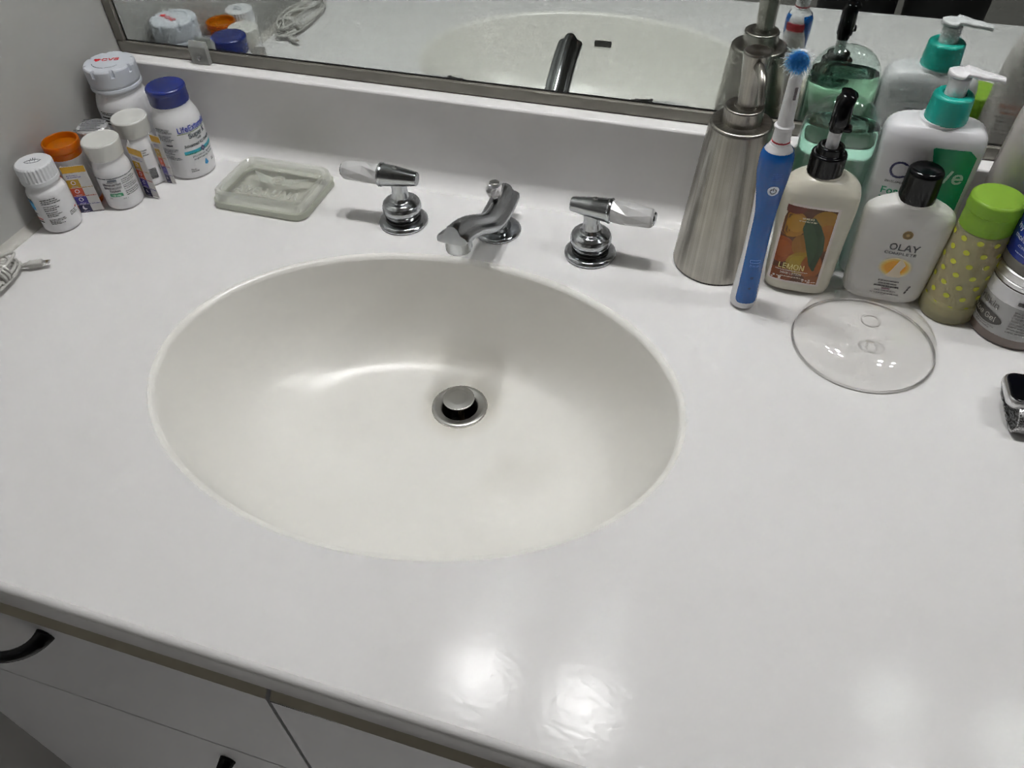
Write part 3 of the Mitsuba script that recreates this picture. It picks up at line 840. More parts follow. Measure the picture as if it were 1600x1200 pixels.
for t in np.linspace(-1.25, 0.75, 19):
    it.append((at(rect(0.0015, 0.0007), 0.0170 * math.sin(t), -0.0170 * math.cos(t), 0, math.degrees(t)), '#7c828c'))
prints(F_, it, flatz(*cF, 0.1189, math.radians(24)), 'cap_print')
prints(F_, [(at(rect(0.034, 0.0006), 0, 0.0725), '#333333'), (at(lines(0.032, 1, 0.002, 0.0013, 51, 'c'), 0, 0.0705), '#444444'), (at(rect(0.030, 0.0016), -0.002, 0.0665), '#222222'), (at(lines(0.030, 2, 0.0035, 0.002, 52, 'c'), -0.002, 0.0625), '#222222')], cyl(*cF, 0.0290, -78))

# G: white bottle with blue cap
cG = (-0.3839, 0.0350)
G_ = thing('supplement_bottle', 'white supplement bottle with a dark blue flip cap, nearest the soap dish', 'bottle')
part(G_, 'body', lathe(fillet([(0, 0.0004), (0.0240, 0.0004), (0.0262, 0.003), (0.0262, 0.066), (0.0200, 0.0800), (0.0200, 0.088), (0, 0.088)], [0, 0.001, 0.002, 0.011, 0.004, 0, 0], 8), 72, (*cG, 0)), 'm_white')
part(G_, 'cap', lathe([(0, 0.0838)] + [tuple(q) for q in fillet([(0.0204, 0.0838), (0.0209, 0.0845), (0.0209, 0.0965), (0.0212, 0.0972), (0.0212, 0.1005), (0.0195, 0.1022), (0.012, 0.1024)], 0.001, 4)] + [(0, 0.1020)], 64, (*cG, 0)), 'm_blue_cap')
it = [(at(fit_txt('LifeExtension', 0.0062, 0.0430, True), 0.0020, 0.0574), '#1d2a8c'), (at(rect(0.046, 0.0006), 0.0020, 0.0560), '#6c7d46'), (at(fit_txt('Super K', 0.0055, 0.0240, True), 0.0020, 0.0490), '#26303a'), (at(fit_txt('with', 0.0024, 0.0060), 0.0020, 0.0450), '#26303a'),
      (at(fit_txt('Advanced K2 Complex', 0.0032, 0.0400, True), 0.0020, 0.0393), '#26303a'), (at(rect(0.044, 0.0030), 0.0020, 0.0335), '#2fa0b4'), (at(rect(0.044, 0.0011), 0.0020, 0.0313), '#2c7f6c'),
      (at(rect(0.0050, 0.0050), 0.0020, 0.0330, 0.0001, 45), '#1e1c4f'), (at(fit_txt('K', 0.0022, 0.0016, True), 0.0020, 0.0320, 0.0002), '#c8c8d8'), (at(fit_txt('Promotes Arterial', 0.0020, 0.0290), 0.0020, 0.0265), '#3a434c'), (at(fit_txt('and Healthy Bones', 0.0020, 0.0290), 0.0020, 0.0232), '#3a434c'),
      (at(extr(Polygon([(0, 0.0032), (0.0016, 0), (0.0022, -0.0018), (0, -0.0030), (-0.0022, -0.0018), (-0.0016, 0)]).buffer(0.0004), 0.0001), 0.0010, 0.0165), '#3d8cc0'),
      (at(fit_txt('Dietary', 0.0015, 0.0055, False, 'l'), -0.0190, 0.0120), '#555555'), (at(fit_txt('Supplement', 0.0015, 0.0085, False, 'l'), -0.0190, 0.0095), '#555555'), (at(lines(0.006, 2, 0.0020, 0.0009, 61), 0.0090, 0.0165), '#666666')]
prints(G_, it, cyl(*cG, 0.0262, -13))
prints(G_, [(at(lines(0.021, 3, 0.0019, 0.0009, 62), 0, 0.0625), '#5a6068'), (at(lines(0.021, 4, 0.0019, 0.0009, 63), 0, 0.0545), '#5a6068'), (at(rect(0.008, 0.0015), 0.012, 0.0435), '#222233'), (at(lines(0.021, 4, 0.0018, 0.0009, 64), 0, 0.0385), '#5a6068'), (at(lines(0.021, 3, 0.0018, 0.0009, 65), 0, 0.0300), '#5a6068')], cyl(*cG, 0.0262, -113))

# ================================================================== SOAP DISH
sd = thing('soap_dish', 'clear pressed-glass rectangular soap dish with raised rim and embossed wings', 'soap dish')
scx, scy, sa, sb = -0.2615, 0.0105, 0.0570, 0.0420


def rrect(a, b, r, z, n=8):
    pts = []
    for (sx, sy, t0) in ((1, 1, 0), (-1, 1, PI / 2), (-1, -1, PI), (1, -1, 1.5 * PI)):
        for t in np.linspace(t0, t0 + PI / 2, n):
            pts.append((scx + sx * (a - r) + r * math.cos(t), scy + sy * (b - r) + r * math.sin(t), z))
    return np.array(pts)


dr_ = [rrect(sa - 0.002, sb - 0.002, 0.012, 0.0004), rrect(sa, sb, 0.013, 0.002), rrect(sa, sb, 0.013, 0.0085), rrect(sa - 0.0012, sb - 0.0012, 0.013, 0.0098), rrect(sa - 0.0028, sb - 0.0028, 0.012, 0.0182), rrect(sa - 0.0045, sb - 0.0045, 0.011, 0.0200), rrect(sa - 0.0070, sb - 0.0070, 0.010, 0.0200), rrect(sa - 0.0090, sb - 0.0090, 0.009, 0.0182), rrect(sa - 0.0105, sb - 0.0105, 0.008, 0.0128), rrect(sa - 0.0122, sb - 0.0122, 0.007, 0.0118), rrect(sa - 0.0140, sb - 0.0140, 0.006, 0.0126), rrect(sa - 0.0155, sb - 0.0155, 0.005, 0.0116)]
dish = loft(dr_[:4], False, False)
dish.fix_normals()
part(sd, 'side', dish, 'm_dish', 25, 'greenish outer side of the glass')
dish = loft(dr_[3:9], False, False)
dish.fix_normals()
part(sd, 'rim', dish, 'm_dish_clear', 25, 'thick clear raised rim')
part(sd, 'floor', cat([loft(dr_[8:], False, True), loft([dr_[0], dr_[0] + [0, 0, 0.0003]], True, True)]), 'm_dish_floor', 25)
em = [at(fit_txt('AVE LUNA', 0.0125, 0.078, True), 0, -0.022)]
em[0].apply_scale([1, 1, 10])
for s in (-1, 1):
    for k in range(3):
        wing = Polygon([(s * 0.009, 0.012 - k * 0.004), (s * (0.034 - k * 0.006), 0.019 - k * 0.006), (s * (0.030 - k * 0.006), 0.0145 - k * 0.006), (s * 0.009, 0.009 - k * 0.004)]).buffer(0.0004)
        em.append(extr(wing, 0.0009))
em.append(extr(Point(0, 0.0085).buffer(0.0085).difference(Point(0, 0.0085).buffer(0.0070)), 0.0010))
em.append(extr(Point(0, 0.0085).buffer(0.0045).difference(Point(0, 0.0085).buffer(0.0034)), 0.0010))
em = cat([m for m in em])
em.vertices[:, 2] = np.clip(em.vertices[:, 2], 0, 0.0011)
em.apply_translation([scx, scy + 0.001, 0.0117])
part(sd, 'embossing', em, 'm_dish_relief', False, 'raised winged emblem and lettering')

# ================================================================== STEEL DISPENSER
dsx, dsy = 0.2225, 0.0215
ds = thing('soap_dispenser', 'tall conical brushed steel soap dispenser with a pump, left of the blue toothbrush', 'soap dispenser')
part(ds, 'body', lathe([(0, 0.0010)] + [tuple(q) for q in fillet([(0.0402, 0.0010), (0.0408, 0.0022), (0.0272, 0.1472), (0.0255, 0.1490), (0.017, 0.1492)], 0.0012, 4)] + [(0, 0.1492)], 96, (dsx, dsy, 0)), 'm_steel')
part(ds, 'foot_ring', lathe([(0, 0.0002), (0.0400, 0.0002), (0.0402, 0.0012), (0, 0.0012)], 64, (dsx, dsy, 0)), 'm_black_matte')
part(ds, 'collar', lathe([(0, 0.1490)] + [tuple(q) for q in fillet([(0.0168, 0.1490), (0.0168, 0.1618), (0.0158, 0.1630), (0.0095, 0.1630)], 0.0008, 4)] + [(0, 0.1628)], 64, (dsx, dsy, 0)), 'm_steel')
dsx += 0.0018
part(ds, 'neck_ring', lathe([(0, 0.1628), (0.0098, 0.1628), (0.0098, 0.1648), (0.0, 0.1650)], 40, (dsx, dsy, 0)), 'm_steel')
part(ds, 'pump_head', lathe([(0, 0.1648)] + [tuple(q) for q in fillet([(0.0086, 0.1648), (0.0092, 0.1850), (0.0113, 0.2085), (0.0103, 0.2100)], 0.001, 4)] + [(0, 0.2098)], 56, (dsx, dsy, 0)), 'm_steel')
ang = math.radians(-72)
dv = np.array([math.cos(ang), math.sin(ang), 0])
q = [np.array([dsx, dsy, 0.2005]) + dv * r + np.array([0, 0, h]) for r, h in ((0.006, 0), (0.014, 0.0005), (0.022, -0.001), (0.0285, -0.005), (0.0325, -0.012), (0.0345, -0.019))]
part(ds, 'nozzle', tube(spline(q, 24), np.linspace(0.0042, 0.0031, 24), 20), 'm_steel')

# ================================================================== TOOTHBRUSH (standing upright)
tbx, tby = 0.2556, -0.0362
tb = thing('electric_toothbrush', 'blue and white electric toothbrush standing upright before the steel dispenser', 'toothbrush')
zr = np.array([0.0008, 0.002, 0.006, 0.03, 0.058, 0.095, 0.118, 0.132, 0.144, 0.153, 0.159, 0.1625, 0.1645])
ra = np.array([0.0095, 0.0112, 0.0120, 0.0112, 0.0100, 0.0098, 0.0106, 0.0118, 0.0127, 0.0126, 0.0112, 0.0090, 0.0080])
from scipy.interpolate import PchipInterpolator
RB = PchipInterpolator(zr, ra)
zz = np.linspace(zr[0], zr[-1], 110)
part(tb, 'handle_body', lathe([(0, zr[0])] + [(float(RB(z)), z) for z in zz] + [(0, zr[-1])], 64, (tbx, tby, 0)), 'm_white')
AZ = PchipInterpolator([0.009, 0.012, 0.03, 0.06, 0.10, 0.118, 0.135, 0.148, 0.161], [38, 52, 54, 60, 62, 78, 112, 140, 150])
rows = []
zz2 = np.linspace(0.0095, 0.1600, 90)
for z in zz2:
    A_ = math.radians(float(AZ(z)))
    t = np.linspace(-A_, A_, 44) + math.radians(-76)
    r = float(RB(z)) + 0.0007 - 0.0010 * np.abs(np.linspace(-1, 1, 44)) ** 14
    rows.append(np.stack([tbx + r * np.cos(t), tby + r * np.sin(t), np.full(44, z)], 1))
part(tb, 'grip', loft(rows, False, False, closed=False), 'm_blue', True, 'glossy blue grip panel down the front')
tbf = cyl(tbx, tby, lambda z: float(RB(z)) + 0.0009, -76, 0.0)
pw = [(at(extr(Point(0, 0).buffer(0.0046), 0.0001), 0, 0.1285), '#dfe6f2'), (at(extr(Point(0, 0).buffer(0.0027).difference(Point(0, 0).buffer(0.0019)).difference(sbox(-0.0009, 0.0, 0.0009, 0.004)), 0.0001), 0, 0.1283, 0.0001), '#20242c'), (at(rect(0.0008, 0.0030), 0, 0.1302, 0.0001), '#20242c')]
pw += [(at(rect(0.0075, 0.0004), 0, 0.1395 + k * 0.0017), '#2a66c2') for k in range(4)]
pw += [(at(extr(sbox(-0.0040, -0.0011, 0.0040, 0.0011).buffer(0.0006).difference(sbox(-0.0040, -0.0011, 0.0040, 0.0011).buffer(0.0001)), 0.0001), 0, 0.0560), '#5d8fd6'), (at(fit_txt('Braun', 0.0024, 0.0080), 0, 0.0502), '#5d8fd6'), (at(extr(Point(0, 0).buffer(0.0014), 0.0001), 0, 0.0385), '#24406f'), (at(extr(Point(0, 0).buffer(0.0012), 0.0001), 0, 0.0270), '#24406f')]
prints(tb, pw, tbf)
part(tb, 'pressure_band', patch(tbx, tby, 0.01305, 62, 146, 0.1455, 0.1530, 0.0004), 'm_red', 40, 'red light band round the back')
part(tb, 'collar', lathe(fillet([(0, 0.1640), (0.0078, 0.1640), (0.0074, 0.1665), (0, 0.1668)], 0.0005), 40, (tbx, tby, 0)), 'm_white')
part(tb, 'colour_ring', lathe([(0, 0.1664), (0.0072, 0.1664), (0.0072, 0.1678), (0, 0.1678)], 40, (tbx, tby, 0)), 'm_red', label='thin red ring below the brush neck')
part(tb, 'brush_neck', lathe([(0, 0.1676)] + [tuple(q) for q in fillet([(0.0070, 0.1676), (0.0066, 0.1775), (0.0078, 0.1782), (0.0078, 0.1800), (0.0060, 0.1806), (0.0056, 0.196), (0.0049, 0.215), (0.0042, 0.2265)], 0.0005, 3)] + [(0, 0.2275)], 40, (tbx, tby, 0)), 'm_white')
prints(tb, [(at(extr(sbox(-0.0006, -0.0045, 0.0006, 0.0045).buffer(0.0005), 0.0001), 0.001, 0.2075), '#5a5256')], cyl(tbx, tby, 0.0052, -76))
hz, hd = 0.2312, np.array([math.cos(math.radians(-100)), math.sin(math.radians(-100)), 0.12])
hd /= np.linalg.norm(hd)
hx_ = np.cross(hd, [0, 0, 1.0]); hx_ /= np.linalg.norm(hx_)
hy_ = np.cross(hx_, hd)
HB = np.stack([hx_, hy_, hd], 1)
hm = lathe(fillet([(0, -0.0035), (0.0062, -0.0035), (0.0072, -0.0015), (0.0072, 0.0015), (0, 0.0015)], 0.001), 40)
part(tb, 'brush_head', mesh(hm.vertices @ HB.T + [tbx, tby, hz], hm.faces), 'm_white')
for nm, col, sel in (('bristles', 'm_bristle', lambda r: r < 0.0061), ('outer_bristles', 'm_bristle_white', lambda r: r >= 0.0061)):
    ms = []
    g = np.random.default_rng(3)
    for gx in np.arange(-0.0066, 0.0067, 0.00062):
        for gy in np.arange(-0.0066, 0.0067, 0.00062):
            r = math.hypot(gx, gy)
            if r > 0.0070 or not sel(r):
                continue
            sp_ = 1.0 + (0.95 if sel(0.0065) else 0.60) * g.uniform(0.3, 1)
            tip = np.array([gx * sp_ + g.normal(0, 0.0004), gy * sp_ + g.normal(0, 0.0004), 0.0088 + g.normal(0, 0.0006)])
            tip = tip if False else tip
            base = np.array([gx, gy, 0.001])
            w_ = 0.00026
            cs = [(w_, 0), (-w_ / 2, w_ * 0.87), (-w_ / 2, -w_ * 0.87)]
            V = np.array([base + [a, b, 0] for a, b in cs] + [tip + np.array([a, b, 0]) * 0.8 for a, b in cs])
            ms.append(mesh(V, [(0, 1, 4), (0, 4, 3), (1, 2, 5), (1, 5, 4), (2, 0, 3), (2, 3, 5), (3, 4, 5)]))
    m = cat(ms)
    k = part(tb, nm, mesh(m.vertices @ HB.T + [tbx, tby, hz], m.faces), col, False)
    labels[k] = {'kind': 'stuff', 'label': 'worn blue bristles' if nm == 'bristles' else 'splayed white bristles'}

# ================================================================== LEMON HAND LOTION
lx, ly = 0.3005, 0.0090
lo = thing('lotion_bottle', 'cream-coloured hand lotion bottle with a black pump and a lemon picture label', 'bottle')
part(lo, 'body', body([(0.0005, 0.0255, 0.0155, 3.2), (0.003, 0.0285, 0.0182, 3.4), (0.008, 0.0295, 0.0190, 3.4), (0.050, 0.0308, 0.0195, 3.4), (0.095, 0.0325, 0.0200, 3.4), (0.104, 0.0318, 0.0196, 3.2), (0.111, 0.0278, 0.0180, 2.8), (0.1165, 0.0205, 0.0158, 2.4), (0.1190, 0.0150, 0.0140, 2.1), (0.1200, 0.0140, 0.0140, 2.0)], lx, ly, 96), 'm_cream', 40)
PX = lx - 0.0025
part(lo, 'collar', lathe([(0, 0.1195)] + [tuple(q) for q in fillet([(0.0146, 0.1195), (0.0146, 0.1365), (0.0136, 0.1378), (0.0112, 0.1378), (0.0108, 0.1435), (0.0098, 0.1442), (0.0075, 0.1442), (0.0072, 0.1425)], 0.0006, 3)] + [(0, 0.1425)], 56, (PX, ly, 0)), 'm_black')
part(lo, 'pump_stem', lathe([(0, 0.142), (0.0052, 0.142), (0.0052, 0.158), (0, 0.158)], 28, (PX, ly, 0)), 'm_white', label='short white pump stem')
hr = [sring(0.0056, 0.0056, 2.0, 0.1570, PX, ly, 40), sring(0.0060, 0.0060, 2.0, 0.1610, PX, ly, 40), sring(0.0072, 0.0072, 2.4, 0.1618, PX, ly, 40), sring(0.0074, 0.0105, 3, 0.1640, PX + 0.0006, ly - 0.003, 40), sring(0.0074, 0.0110, 3, 0.1720, PX + 0.0006, ly - 0.003, 40), sring(0.0070, 0.0105, 3, 0.1830, PX + 0.0004, ly - 0.002, 40), sring(0.0062, 0.0085, 3, 0.1885, lx, ly - 0.001, 40), sring(0.0045, 0.0060, 3, 0.1908, PX, ly, 40)]
part(lo, 'pump_head', loft(hr), 'm_black', 40)
part(lo, 'pump_lip', rbox(PX + 0.0035, PX + 0.0105, ly - 0.0135, ly - 0.0035, 0.1625, 0.1660, 0.0010), 'm_black', False)
fL = front(lx, ly, 0.0312, 0.01985, 3.4)
LU = -0.0045
W_, H_ = 0.0460, 0.0835
clip = sbox(-0.0208, -0.0395, 0.0208, 0.0395)


def blob(cx, cy, rx, ry, rot=0):
    return affinity.rotate(affinity.scale(Point(0, 0).buffer(1, 24), rx, ry), rot).intersection(sbox(-9, -9, 9, 9)) if False else affinity.translate(affinity.rotate(affinity.scale(Point(0, 0).buffer(1, 24), rx, ry), rot), cx, cy)


it = [(rect(W_, H_), '#e6ddd8'), (at(rect(0.0416, 0.0790), 0, 0, 0.0001), '#593017')]
fruit = [(-0.013, 0.0215, 0.0125, 0.0135, 0, '#a87319'), (-0.010, 0.0225, 0.0080, 0.0088, 0, '#b58624'), (0.0135, 0.026, 0.0125, 0.013, 0, '#9e731c'), (0.018, 0.012, 0.010, 0.014, 0, '#9b5f1a'), (-0.017, -0.007, 0.0120, 0.0140, 0, '#98481a'), (-0.016, -0.006, 0.0075, 0.0090, 0, '#a45723'), (0.001, 0.000, 0.010, 0.013, 20, '#9a661f'), (0.003, -0.0185, 0.0135, 0.0125, 0, '#a18117'), (0.001, -0.0175, 0.0085, 0.0075, 0, '#ac9323'), (0.012, -0.020, 0.0090, 0.0140, 0, '#9a541a'), (-0.013, -0.034, 0.0120, 0.0085, 0, '#833e19'), (0.017, -0.037, 0.0090, 0.0070, 0, '#8d4d19'), (-0.015, 0.038, 0.010, 0.006, 0, '#662a1a')]
for i, (x, y, a, b, rt, c) in enumerate(fruit):
    pg = blob(x, y, a, b, rt).intersection(clip)
    if not pg.is_empty:
        it.append((at(extr(pg, 0.0001), 0, 0, 0.00012 + i * 0.00002), c))
leaf = Polygon([(-0.002, 0.028), (0.004, 0.030), (0.010, 0.023), (0.0155, 0.012), (0.0175, -0.001), (0.0155, -0.014), (0.0145, -0.024), (0.0105, -0.019), (0.0060, -0.006), (0.0010, 0.008), (-0.0030, 0.019)]).buffer(0.0012).buffer(-0.0004)
it += [(at(extr(leaf, 0.0001), 0, 0, 0.00042), '#273e24'), (at(extr(leaf.intersection(affinity.translate(leaf, -0.0055, -0.002)), 0.0001), 0, 0, 0.00046), '#334d2f')]
it += [(at(lines(0.0135, 1, 0.002, 0.0019, 70, 'c'), -0.001, 0.0290, 0.00055), '#d9cfb4'), (at(lines(0.022, 1, 0.002, 0.0013, 71, 'c'), -0.001, 0.0262, 0.00055), '#d8cfb8'),
       (at(fit_txt('LEMON', 0.0058, 0.0225, True), -0.0045, -0.0262, 0.00055), '#e6dc9c'), (at(rect(0.0290, 0.0007), -0.0035, -0.0280, 0.00055), '#ece4da'), (at(fit_txt('HAND LOTION', 0.0025, 0.0185, True), -0.0035, -0.0322, 0.00055), '#ece4da'), (at(lines(0.020, 1, 0.002, 0.0011, 72, 'c'), -0.003, -0.0348, 0.00055), '#e0d6c8')]
g = np.random.default_rng(15)
for k in range(16):   # worn lower corners of the label
    s = 1 if k % 2 else -1
    it.append((at(rect(g.uniform(0.001, 0.003), g.uniform(0.0006, 0.0018)), s * g.uniform(0.008, 0.0205), -0.0385 + g.uniform(0, 0.003), 0.00056), '#e2d8d0'))
moved = [(at(m, LU, 0.0545), c) for m, c in it]
prints(lo, moved, fL, 'picture_label', 'picture label of lemons and a dark green leaf in a white border', 0.003)

# ================================================================== WHITE LOTION with black cap
ox, oy_ = 0.3760, 0.0118
ol = thing('lotion_bottle', 'white flat lotion bottle with a round black cap and an orange sun on its label', 'bottle')
part(ol, 'body', body([(0.0005, 0.0280, 0.0105, 3), (0.003, 0.0318, 0.0128, 3.0), (0.010, 0.0345, 0.0142, 3.0), (0.050, 0.0362, 0.0147, 3.0), (0.084, 0.0370, 0.0147, 3.0), (0.0905, 0.0362, 0.0140, 2.9), (0.0965, 0.0310, 0.0130, 2.6), (0.1005, 0.0235, 0.0130, 2.3), (0.1035, 0.0165, 0.0135, 2.1), (0.1065, 0.0150, 0.0138, 2.0)], ox, oy_, 96), 'm_lotion', 40)
part(ol, 'cap', lathe([(0, 0.1050)] + [tuple(q) for q in fillet([(0.0150, 0.1050), (0.0142, 0.1305), (0.0118, 0.1330), (0.004, 0.1342)], 0.0022, 6)] + [(0, 0.1343)], 64, (ox, oy_, 0)), 'm_black')
fO = front(ox, oy_, 0.0365, 0.0147, 3.0)
it = [(at(extr(Point(0, 0).buffer(0.0042), 0.0001), 0.0020, 0.0765), '#8a6f3c'), (at(extr(Point(0, 0).buffer(0.0030).difference(Point(0, 0).buffer(0.0022)), 0.0001), 0.0020, 0.0765, 0.0001), '#5c4824'), (at(extr(Point(0, 0).buffer(0.0014), 0.0001), 0.0020, 0.0765, 0.0001), '#b59a60'),
      (at(fit_txt('OLAY', 0.0064, 0.0245, True), 0.0034, 0.0602), '#3d3f42'), (at(fit_txt('COMPLETE', 0.0025, 0.0262, True), 0.0018, 0.0556), '#4c4d50')]
cols = ['#e9e2cf', '#ecd9a2', '#edcb74', '#ecba48', '#eaa61f']
for i, c in enumerate(cols):
    it.append((at(extr(blob(0, 0, 0.0140 - i * 0.0013, 0.0108 - i * 0.0010), 0.0001), 0.0020, 0.0420, i * 0.00003), c))
it.append((at(extr(Polygon([(-0.0055, -0.0085), (0.0045, -0.0085), (0.0022, -0.003), (0.0050, 0.0040), (0.0015, 0.0085), (-0.0010, 0.0020), (-0.0026, -0.0030)]).buffer(0.0012), 0.0001), 0.0035, 0.0415, 0.0002), '#ead9c2'))
it += [(at(lines(0.0225, 2, 0.0030, 0.0014, 81, 'c'), 0.0010, 0.0262), '#5a5658'), (at(lines(0.0215, 1, 0.002, 0.0016, 82, 'c'), 0.0010, 0.0202), '#3d3a3c'), (at(rect(0.007, 0.0014), 0.0010, 0.0176), '#8a6a78'), (at(lines(0.0250, 2, 0.0030, 0.0012, 83, 'c'), 0.0010, 0.0150), '#777274'), (at(lines(0.010, 1, 0.002, 0.0016, 84), 0.0175, 0.0150, 0, 72), '#5a5658')]
prints(ol, it, fO)

# ================================================================== CLEAR GREEN SOAP
gx, gy = 0.3050, 0.0490
gs = thing('soap_bottle', 'rounded clear plastic bottle of green liquid soap behind the black-pump lotion', 'bottle')
GS = [(0.0006, 0.0290, 0.0150, 2.8), (0.004, 0.0322, 0.0178, 2.8), (0.060, 0.0332, 0.0186, 2.8), (0.132, 0.0334, 0.0188, 2.7), (0.146, 0.0312, 0.0178, 2.4), (0.157, 0.0255, 0.0148, 2.2), (0.164, 0.0175, 0.0105, 2.1), (0.1675, 0.0080, 0.0055, 2.0), (0.1682, 0.0006, 0.0006, 2.0)]
part(gs, 'body', body(GS, gx, gy, 80), 'm_soap_shell', True)
GL = [(max(z, 0.0018), a - 0.0016, b - 0.0016, n_) for z, a, b, n_ in GS if z < 0.14] + [(0.1440, 0.0302, 0.0166, 2.45), (0.1442, 0.0290, 0.0156, 2.45), (0.1442, 0.001, 0.001, 2.0)]
part(gs, 'liquid_soap', body(GL, gx, gy, 80), 'm_soap', 50, 'clear green soap filling the bottle')

# ================================================================== CLEANSER with teal pump
cx_, cy_ = 0.3790, 0.0490
ce = thing('cleanser_bottle', 'tall white cleanser bottle with a teal pump collar, standing against the backsplash', 'bottle')
part(ce, 'body', body([(0.0006, 0.0365, 0.0160, 3.6), (0.004, 0.0402, 0.0192, 3.8), (0.060, 0.0408, 0.0200, 3.8), (0.138, 0.0410, 0.0200, 3.8), (0.1470, 0.0398, 0.0192, 3.6), (0.1525, 0.0365, 0.0174, 3.4), (0.1555, 0.0310, 0.0158, 3.0), (0.1562, 0.0230, 0.0152, 2.4), (0.1575, 0.0180, 0.0158, 2.1), (0.1590, 0.0168, 0.0160, 2.0)], cx_, cy_, 96), 'm_cleanser', 40)
px_ = cx_ + 0.0032
part(ce, 'pump_collar', lathe([(0, 0.1585)] + [tuple(q) for q in fillet([(0.0166, 0.1585), (0.0168, 0.1600), (0.0155, 0.1790), (0.0135, 0.1806), (0.0090, 0.1806), (0.0088, 0.1785)], 0.0014, 5)] + [(0, 0.1785)], 64, (px_, cy_, 0)), 'm_teal', label='teal pump collar')
part(ce, 'pump_stem', lathe([(0, 0.177), (0.0080, 0.177), (0.0080, 0.1935), (0, 0.1935)], 40, (px_, cy_, 0)), 'm_white')
ps = np.linspace(0, 1, 26)
rr = []
for s in ps:
    x = px_ - 0.0105 + s * 0.0420
    wy = 0.0098 * (1 - 0.62 * max(0, (s - 0.25) / 0.75) ** 0.8) * (1 - max(0, (0.22 - s) / 0.22) ** 2 * 0.75)
    zc_ = 0.1965 + 0.0020 * math.sin(min(s, 0.6) / 0.6 * PI) * (s > 0.3) - 0.0025 * max(0, (s - 0.55) / 0.45) ** 1.6
    th = 0.0030 - 0.0007 * s
    t = np.arange(20) * 2 * PI / 20
    rr.append(np.stack([np.full(20, x), cy_ + wy * np.sign(np.cos(t)) * np.abs(np.cos(t)) ** 0.8, zc_ + th * np.sign(np.sin(t)) * np.abs(np.sin(t)) ** 0.8], 1))
pm = loft(rr)
pm.fix_normals()
part(ce, 'pump_head', pm, 'm_white', 50)
fC = front(cx_, cy_, 0.0409, 0.0200, 3.8)
green = Polygon([(0.0010, 0.1405), (0.0270, 0.1405), (0.0330, 0.1350), (0.0330, 0.110), (0.0330, 0.020), (0.0270, 0.020), (0.0150, 0.0900)]).buffer(0.0015)
it = [(extr(green, 0.0001), '#0d8f63'), (at(extr(Point(0, 0).buffer(0.0079).difference(Point(0, 0).buffer(0.0060)).difference(sbox(0.003, -0.0048, 0.01, 0.0048)), 0.0001), -0.0200, 0.1180), '#1d2050'),
      (at(fit_txt('era', 0.0098, 0.0210), -0.0010, 0.1115), '#1d2050'), (at(fit_txt('Ve', 0.0115, 0.0200, True), 0.0205, 0.1115, 0.0001), '#c5dccf'), (at(fit_txt('DEVELOPED', 0.0018, 0.0150, True, 'l'), -0.0285, 0.1055), '#333333'), (at(fit_txt('WITH DERMATOLOGISTS', 0.0018, 0.0240, True, 'l'), -0.0125, 0.1055), '#333333'), (at(fit_txt('Foaming', 0.0060, 0.0330, True, 'l'), -0.0290, 0.0945), '#1c8a66'), (at(fit_txt('Facial Cleanser', 0.0050, 0.0330, False, 'l'), -0.0290, 0.0865), '#1c8a66')]
prints(ce, it, fC, e=0.003)
it = [(at(txt('Facial Cleanser', 0.0030), 0.004, 0.1300), '#8aa79c')] + [(at(lines(0.034, 4, 0.0042, 0.0016, 91, 'c'), 0.004, 0.1240), '#3c3f42'), (at(rect(0.056, 0.0008), 0, 0.1055), '#3c3f42')]
prints(ce, it, front(cx_, cy_, 0.0409, 0.0200, 3.8, back=True), 'back_print', e=0.003)

# ================================================================== YELLOW DOTTED BOTTLE, lime cap
yx, yy = 0.4340, 0.0050
yb_ = thing('dotted_bottle', 'yellowish see-through bottle with yellow dots and a lime green flip cap', 'bottle')
part(yb_, 'body', lathe([(0, 0.0004)] + [tuple(q) for q in fillet([(0.0222, 0.0004), (0.0238, 0.002), (0.0238, 0.018), (0.0226, 0.0205), (0.0222, 0.060), (0.0208, 0.0915), (0.019, 0.0935)], 0.002, 4)] + [(0, 0.0940)], 64, (yx, yy, 0)), 'm_gelwall')
part(yb_, 'gel', lathe([(0, 0.006)] + [tuple(q) for q in fillet([(0.0205, 0.006), (0.0212, 0.0085), (0.0205, 0.060), (0.0190, 0.0890)], 0.001, 3)] + [(0, 0.0890)], 48, (yx, yy, 0)), 'm_gel', label='pinkish yellow gel inside')
part(yb_, 'cap', lathe([(0, 0.0925)] + [tuple(q) for q in fillet([(0.0208, 0.0925), (0.0204, 0.1085), (0.0212, 0.1092), (0.0208, 0.1190), (0.0190, 0.1205), (0.014, 0.1206)], 0.001, 4)] + [(0, 0.1200)], 64, (yx, yy, 0)), 'm_lime', label='translucent lime green flip cap')
it = []
g = np.random.default_rng(21)
for r in range(7):
    for c in range(10):
        a = -0.066 + c * 0.0136 + (r % 2) * 0.0068
        it.append((at(extr(blob(0, 0, 0.0026, 0.0023), 0.0001), a, 0.0860 - r * 0.0112 + g.uniform(-0.0008, 0.0008)), '#c9cd3a'))
ryb = lambda z: float(np.interp(z, [0, 0.0205, 0.060, 0.0915], [0.0238, 0.0227, 0.0223, 0.0209]))
prints(yb_, it, cyl(yx, yy, ryb, -105), 'dots', 'scattered yellow dots')

